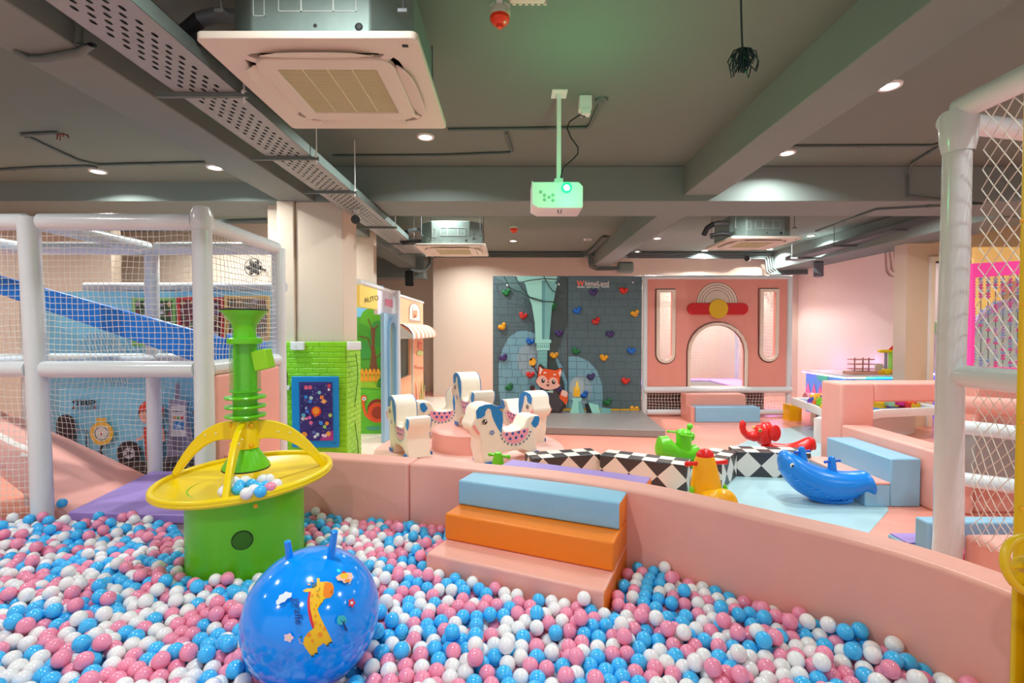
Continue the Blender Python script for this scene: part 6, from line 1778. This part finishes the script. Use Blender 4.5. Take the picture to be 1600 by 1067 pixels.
# ------------------------------------------------------------------ glowing toy counter
t = root('glowing_counter', 'toy counter with rainbow light strip along its edge by the wall', 'counter', (5.9, 8.5, 0))
ca = P(1320, 587, 7.98); zc2 = ca.z
cxa = ca.x; yb_ = 9.15
M_CTOP = mat('counter_top_white', (214, 210, 214), rough=.3)
MB().box(cxa, 6.38, 7.98, yb_, zc2 - .02, zc2).put('counter_top', M_CTOP, t)
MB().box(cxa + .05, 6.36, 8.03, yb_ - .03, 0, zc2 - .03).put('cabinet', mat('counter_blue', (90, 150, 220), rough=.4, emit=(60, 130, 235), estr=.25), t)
def led(a, b, c, s_=5): MB().tube([a, b], .012, 8).put('light_strip', emis('led_%d_%d_%d' % c, c, s_), t)
zs = zc2 - .035
xs = np.linspace(cxa, 6.38, 7)
cc = [(255, 170, 150), (255, 200, 120), (70, 255, 170), (40, 235, 220), (40, 200, 255), (90, 170, 255)]
for i in range(6): led((xs[i], 7.99, zs), (xs[i + 1], 7.99, zs), cc[i])
ys = np.linspace(7.99, yb_, 5)
for i, c in enumerate([(150, 220, 255), (255, 235, 170), (255, 190, 200), (255, 120, 235)]): led((cxa, ys[i], zs), (cxa, ys[i + 1], zs), c)
MB().tube([(cxa + .1, yb_ + .03, zc2 - .06), (6.3, yb_ + .03, zc2 - .06)], .012, 8).put('light_strip', emis('led_violet', (110, 90, 255), 5), t)
A = Art(lambda u, v, l: Vector((cxa + .048 - l, u, v)), .001)
for k in range(6):
    A.poly((236, 120, 170), [(8.05 + .18 * k, .32), (8.14 + .18 * k, .55), (8.23 + .18 * k, .32)])
A.poly((236, 120, 170), [(8.04, 0.02), (9.1, 0.02), (9.1, .34), (8.04, .34)])
A.poly((70, 200, 180), ell(8.62, .66, .16, .06))
A.put('front_print', t)
for nm, c, loc, e_ in (('blue_glow', (.15, .35, 1), (cxa - .10, 9.9, .70), 6), ('violet_glow', (.5, .25, 1), (6.15, 9.7, .85), 1.2), ('magenta_glow', (.9, .25, 1.0), (5.05, 9.6, .30), 2.2), ('violet_glow', (.55, .3, 1), (6.28, 8.7, .95), 1.0)):
    l = bpy.data.lights.new(nm, 'POINT'); l.energy = e_; l.color = c; l.shadow_soft_size = .12
    o = bpy.data.objects.new(nm, l); COL.objects.link(o); o.parent = t; o.matrix_parent_inverse = inv_of(t); o.matrix_basis = Matrix.Translation(loc)
# toys on the counter
tr = root('toy_shelf_rack', 'small pinkish two-tier toy rack standing on the glowing counter', 'toy rack', (5.9, 8.4, zc2))
q = P(1345, 580, 8.4); M_TR = mat('toy_rack_pink', (206, 130, 120), rough=.4)
for z in (.08, .16, .24):
    MB().obox((q.x, 8.4, zc2 + z), (.20, .03, 0), (0, .08, 0), (0, 0, .008)).put('shelf', M_TR, tr)
for dx in (-.12, 0.02, .12): MB().tube([(q.x + dx, 8.38, zc2), (q.x + dx, 8.38, zc2 + .27)], .009, 8).put('rack_post', mat('rack_brown', (160, 110, 110), rough=.5), tr)
MB().obox((q.x - .05, 8.3, zc2 + .025), (.28, .05, 0), (0, .12, 0), (0, 0, .022)).put('tray', mat('rack_tray', (210, 150, 130), rough=.5), tr)
q = P(1376, 580, 8.3); bev(MB().box(q.x - .1, q.x + .06, 8.2, 8.35, zc2, zc2 + .055).put('toy_box', M_YELO, label='flat yellow toy box on the glowing counter', cat='toy box'), .01)
cu = root('toy_cup', 'pale mug shaped toy on the glowing counter', 'cup', tuple(P(1383, 585, 8.3)))
q = P(1383, 585, 8.3); MB().lathe([(.05, 0), (.06, .16), (.052, .16), (.045, .01), (.0001, .01)], (q.x, 8.45, zc2), 20).put('cup_body', M_ACW, cu)
MB().tube([(q.x + .06 + .035 * sin(a), 8.45, zc2 + .08 + .045 * cos(a)) for a in np.linspace(0, pi, 8)], .008, 8).put('handle', M_ACW, cu)
MB().tube([(q.x + .09, 8.4, zc2), (q.x + .09, 8.4, zc2 + .17)], .012, 8).put('brush', mat('rack_brown', (110, 70, 70)), cu)
cr = root('toy_crane', 'yellow green and red toy crane at the counter end by the pillar', 'toy crane', tuple(P(1402, 580, 8.25)))
q = P(1395, 580, 8.12)
MB().tube([(q.x - .02, 8.25, zc2 + .06), (q.x - .02, 8.25, zc2 + .36)], .022, 10).put('crane_post', mat('toy_grey', (150, 140, 160), rough=.5), cr)
bev(MB().box(q.x - .14, q.x + .08, 8.21, 8.29, zc2 + .36, zc2 + .41).put('jib', M_YEL, cr), .015)
bev(MB().box(q.x + .05, q.x + .13, 8.2, 8.3, zc2 + .05, zc2 + .40).put('tower', M_GREEN2, cr), .01)
MB().lathe([(.07, 0), (.0001, .07)], (q.x + .09, 8.25, zc2 + .41), 4).put('roof', M_RED, cr)
bev(MB().box(q.x - .07, q.x + .05, 8.19, 8.3, zc2, zc2 + .09).put('base', M_YEL, cr), .02)
MB().ball((q.x + .08, 8.2, zc2 + .05), .05, 12, 8, sc=(1, 1, .9)).put('wheel', mat('crane_orange', (240, 110, 40), rough=.4), cr)
# things seen in the room behind the glazing
t = root('glowing_counter', 'violet lit counter in the next room seen through the glazing', 'counter', (7.6, 8.3, 0))
q = P(1465, 585, 8.3)
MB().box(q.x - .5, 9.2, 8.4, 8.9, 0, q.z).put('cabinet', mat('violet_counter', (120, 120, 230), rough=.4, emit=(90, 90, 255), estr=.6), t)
MB().tube([(q.x - .5, 8.39, q.z), (9.2, 8.39, q.z)], .012, 8).put('light_strip', emis('led_violet2', (190, 170, 255), 6), t)
q = P(1463, 512, 9.5)
bo = root('hand_gel_bottle', 'green bottle fixed on the wall of the next room', 'bottle', tuple(q))
MB().lathe([(.0001, -.13), (.055, -.13), (.06, -.10), (.06, .10), (.02, .13), (.02, .16), (.0001, .16)], (q.x, 9.45, q.z), 16).put('bottle_body', mat('gel_green', (140, 220, 120), rough=.3), bo)
MB().box(q.x - .03, q.x + .03, 9.44, 9.6, q.z - .08, q.z - .06).put('wall_holder', M_WHITE, bo)

# ------------------------------------------------------------------ white frame with net at right
t = root('netted_play_frame', 'white wrapped tube frame with coarse rope net at the right edge', 'play frame', (2.3, 2.58, 0))
X0, Yp = 2.30, 2.58
q = P(1492, 168, Yp); ztp2 = q.z
pb_ = P(1478, 880, Yp); pt_ = P(1496, 180, Yp)
MB().tube([(2.262, Yp, 0), (pb_.x + .01, Yp, .4), P(1484, 600, Yp), P(1492, 400, Yp), P(1496, 230, Yp), P(1497, 200, Yp), P(1500, 178, Yp)], [.062, .064, .06, .062, .060, .066, .062], 20).put('padded_pole', M_WVIN, t)
MB().tube([(2.40, 2.66, 0), (2.40, 2.66, 1.3), (2.385, 2.68, ztp2 - .05)], .030, 14).put('inner_pole', M_WVIN, t)
MB().lathe([(.02, .06), (.07, .05), (.082, 0), (.078, -.10), (.066, -.16)], tuple(P(1498, 190, Yp)), 16).put('wrapped_joint', M_WVIN, t)
MB().tube([P(1498, 172, Yp), (2.34, 2.3, ztp2 + .005), (2.35, 1.9, ztp2 + .01), (2.35, 1.3, ztp2 + .01)], [.056, .06, .058, .058], 20).put('padded_rail', M_WVIN, t)
MB().tube([(2.34, 2.7, ztp2 - .02), (3.6, 3.0, ztp2 - .01)], .055, 16).put('padded_rail', M_WVIN, t)
zm = P(1500, 588, 2.5).z
MB().tube([(2.30, 2.54, zm), (2.30, 2.1, zm), (2.30, 1.3, zm)], .056, 20).put('padded_rail', M_WVIN, t)
MB().tube([(2.34, 2.50, zm - .01), (2.345, 2.2, zm - .012), (2.345, 1.6, zm - .012)], .008, 6).put('dark_seam', MATS['brown_shade_cloth'], t)
net('rope_net', (2.33, 2.50, zm + .06), (2.33, 1.42, zm + .06), (2.36, 1.42, ztp2 - .05), (2.36, 2.50, ztp2 - .05), .072, t, r=.0030, diamond=True, tall=1.35, wob=.10, sag=.02, seed=5)
net('rope_net', (2.33, 2.50, .42), (2.33, 1.42, .42), (2.33, 1.42, zm - .05), (2.33, 2.50, zm - .05), .058, t, r=.0022, diamond=True, tall=1.35, wob=.22, sag=.06, seed=8)
# ladder and walls beyond that net
t = root('soft_ladder', 'white rail ladder against pink padding seen through the right net', 'ladder', (3.6, 3.6, 0))
for y0_, y1_ in ((667, 672), (748, 757)):
    a, b = P(1500, y0_, 3.5), P(1640, y1_ + 10, 3.2)
    MB().tube([a, b], .05, 14).put('rung_tube', M_WVIN, t)
a, b = P(1500, 632, 3.9), P(1640, 640, 3.7)
MB().tube([a, b], .07, 14).put('top_roll', M_PINK, t)
for x in (4.3,): MB().tube([(x, 3.75, 0), (x, 3.75, .95)], .045, 12).put('side_tube', M_WVIN, t)
q0_, q1_ = P(1500, 602, 4.0), P(1700, 760, 4.0)
bev(MB().box(3.78, 5.2, 4.02, 4.2, 0, q0_.z).put('padded_wall', M_PINK2, label='pink padded wall panel behind the ladder at far right', cat='padded wall'), .02)
bev(MB().box(3.6, 4.1, 3.84, 3.95, .30, .72).put('grey_panel', M_GREYV, label='grey panel behind the ladder rungs at the right', cat='panel'), .01)
# bead frame
YBd = 4.6
t = root('bead_frame', 'magenta acrylic frame with rods of crystal beads behind the right net', 'bead frame', tuple(P(1550, 585, YBd)))
pl = [P(1513, 588, YBd), P(1640, 594, YBd), P(1640, 405, YBd), P(1517, 412, YBd)]
hl = [P(1520, 572, YBd), P(1634, 576, YBd), P(1634, 426, YBd), P(1521, 434, YBd)]
M_MAG = mat('magenta_acrylic', (236, 80, 160), rough=.15, emit=(240, 60, 150), estr=.35)
put('acrylic_frame', plate_mesh('acrylic_frame', [[(p_.x, p_.z) for p_ in pl], [(p_.x, p_.z) for p_ in hl]], .04, M_MAG, .004), t, upright(0, YBd, 0))
M_BEAD = [mat('bead_lilac', (190, 170, 210), rough=.15), mat('bead_rose', (226, 110, 170), rough=.15), mat('bead_blue', (150, 180, 214), rough=.15)]
rnd = random.Random(6)
for k in range(10):
    x = 1521 + 11.5 * k
    a, b = P(x, 428, YBd), P(x, 576, YBd)
    rd = MB().tube([a, b], .004, 6).put('bead_rod', M_GALD, t)
    bm_ = [MB(), MB(), MB()]
    v_ = 436
    while v_ < 572:
        cnt_ = rnd.randint(3, 8)
        for _ in range(cnt_):
            c = P(x, v_, YBd); i = rnd.randrange(3)
            bm_[i].ball(tuple(c), .019, 6, 4, sc=(1, 1, .75)); v_ += 4.6
            if v_ > 572: break
        v_ += rnd.uniform(6, 20)
    for i in range(3):
        if bm_[i].v: bm_[i].put('bead_string', M_BEAD[i], rd, kind='stuff')
# lit teal feature wall behind the beads
YL = 6.6
t = root('lit_feature_wall', 'pale teal arched feature board lit warm yellow from behind', 'feature wall', tuple(P(1600, 600, YL)))
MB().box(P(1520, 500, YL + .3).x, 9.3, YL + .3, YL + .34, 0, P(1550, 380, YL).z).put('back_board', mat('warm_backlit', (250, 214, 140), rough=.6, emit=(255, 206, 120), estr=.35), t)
lp = [(P(1516, 700, YL).x, 0), (9.2, 0), (9.2, P(1600, 440, YL).z)] + [(P(a, b, YL).x, P(a, b, YL).z) for a, b in ((1650, 452), (1610, 462), (1580, 468), (1560, 470), (1540, 482), (1525, 496), (1516, 515))]
put('arched_board', plate_mesh('arched_board', [lp], .05, mat('pale_teal_board', (190, 222, 214), rough=.5), .004), t, upright(0, YL, 0))
lp = [(P(a, b, YL - .05).x, P(a, b, YL - .05).z) for a, b in ((1514, 520), (1525, 498), (1540, 484), (1562, 470), (1600, 462), (1600, 468), (1564, 478), (1546, 490), (1530, 506), (1518, 530))]
put('lilac_edge', plate_mesh('lilac_edge', [lp], .05, mat('lilac_board', (200, 170, 216), rough=.5), .003), t, upright(0, YL - .05, 0))
q = P(1585, 455, YL + .1)
put('cloud_shape', plate_mesh('cloud_shape', [[(q.x + (.2 + .03 * cos(5 * a)) * cos(a), q.z + .14 * sin(a)) for a in np.linspace(0, 2 * pi, 40, endpoint=False)]], .04, mat('peach_cloud', (246, 190, 150), rough=.5), .003), t, upright(0, YL + .1, 0))

# ------------------------------------------------------------------ yellow play machine at the right edge
t = root('yellow_play_machine', 'yellow play machine with a small steering wheel at right edge', 'play machine', (1.6, 1.36, 0))
M_YM = mat('machine_yellow', (226, 186, 8), rough=.35, noise=.06, nscale=6)
q = P(1591, 106, 1.42)
xw = P(1591, 500, 1.38).x
xw += .012
bev(MB().box(xw, xw + .30, 1.38, 1.395, 0, q.z).put('upright_board', M_YM, t), .006)
for y in (345, 475, 660, 795):
    c = P(1597, y, 1.376); MB().ball(tuple(c), .006, 10, 6, sc=(1, .5, 1)).put('board_bolt', M_YELO, t)
wc = P(1612, 884, 1.22)
n_ = frameM(wc, (1, .0, 0), (0, .25, .97))
MB().tube([(.066 * cos(a), .066 * sin(a), 0) for a in np.linspace(0, 2 * pi, 40, endpoint=False)], .0105, 12, closed=True).put('steering_wheel', M_YM, t, n_)
for k in range(3):
    a = R(-60 + 120 * k)
    MB().tube([(0, 0, -.01), (.064 * cos(a), .064 * sin(a), 0)], .008, 10).put('wheel_spoke', M_YM, t, n_)
MB().lathe([(.0001, .012), (.02, .008), (.022, -.02), (.012, -.04)], n=16).put('wheel_hub', M_YM, t, n_)
ql = P(1581, 990, 1.36)
MB().lathe([(.0001, 0), (.20, 0), (.20, P(1590, 935, 1.3).z), (.0001, P(1590, 930, 1.3).z)], (ql.x + .20, 1.24, 0), 40).put('drum_base', M_YM, t)
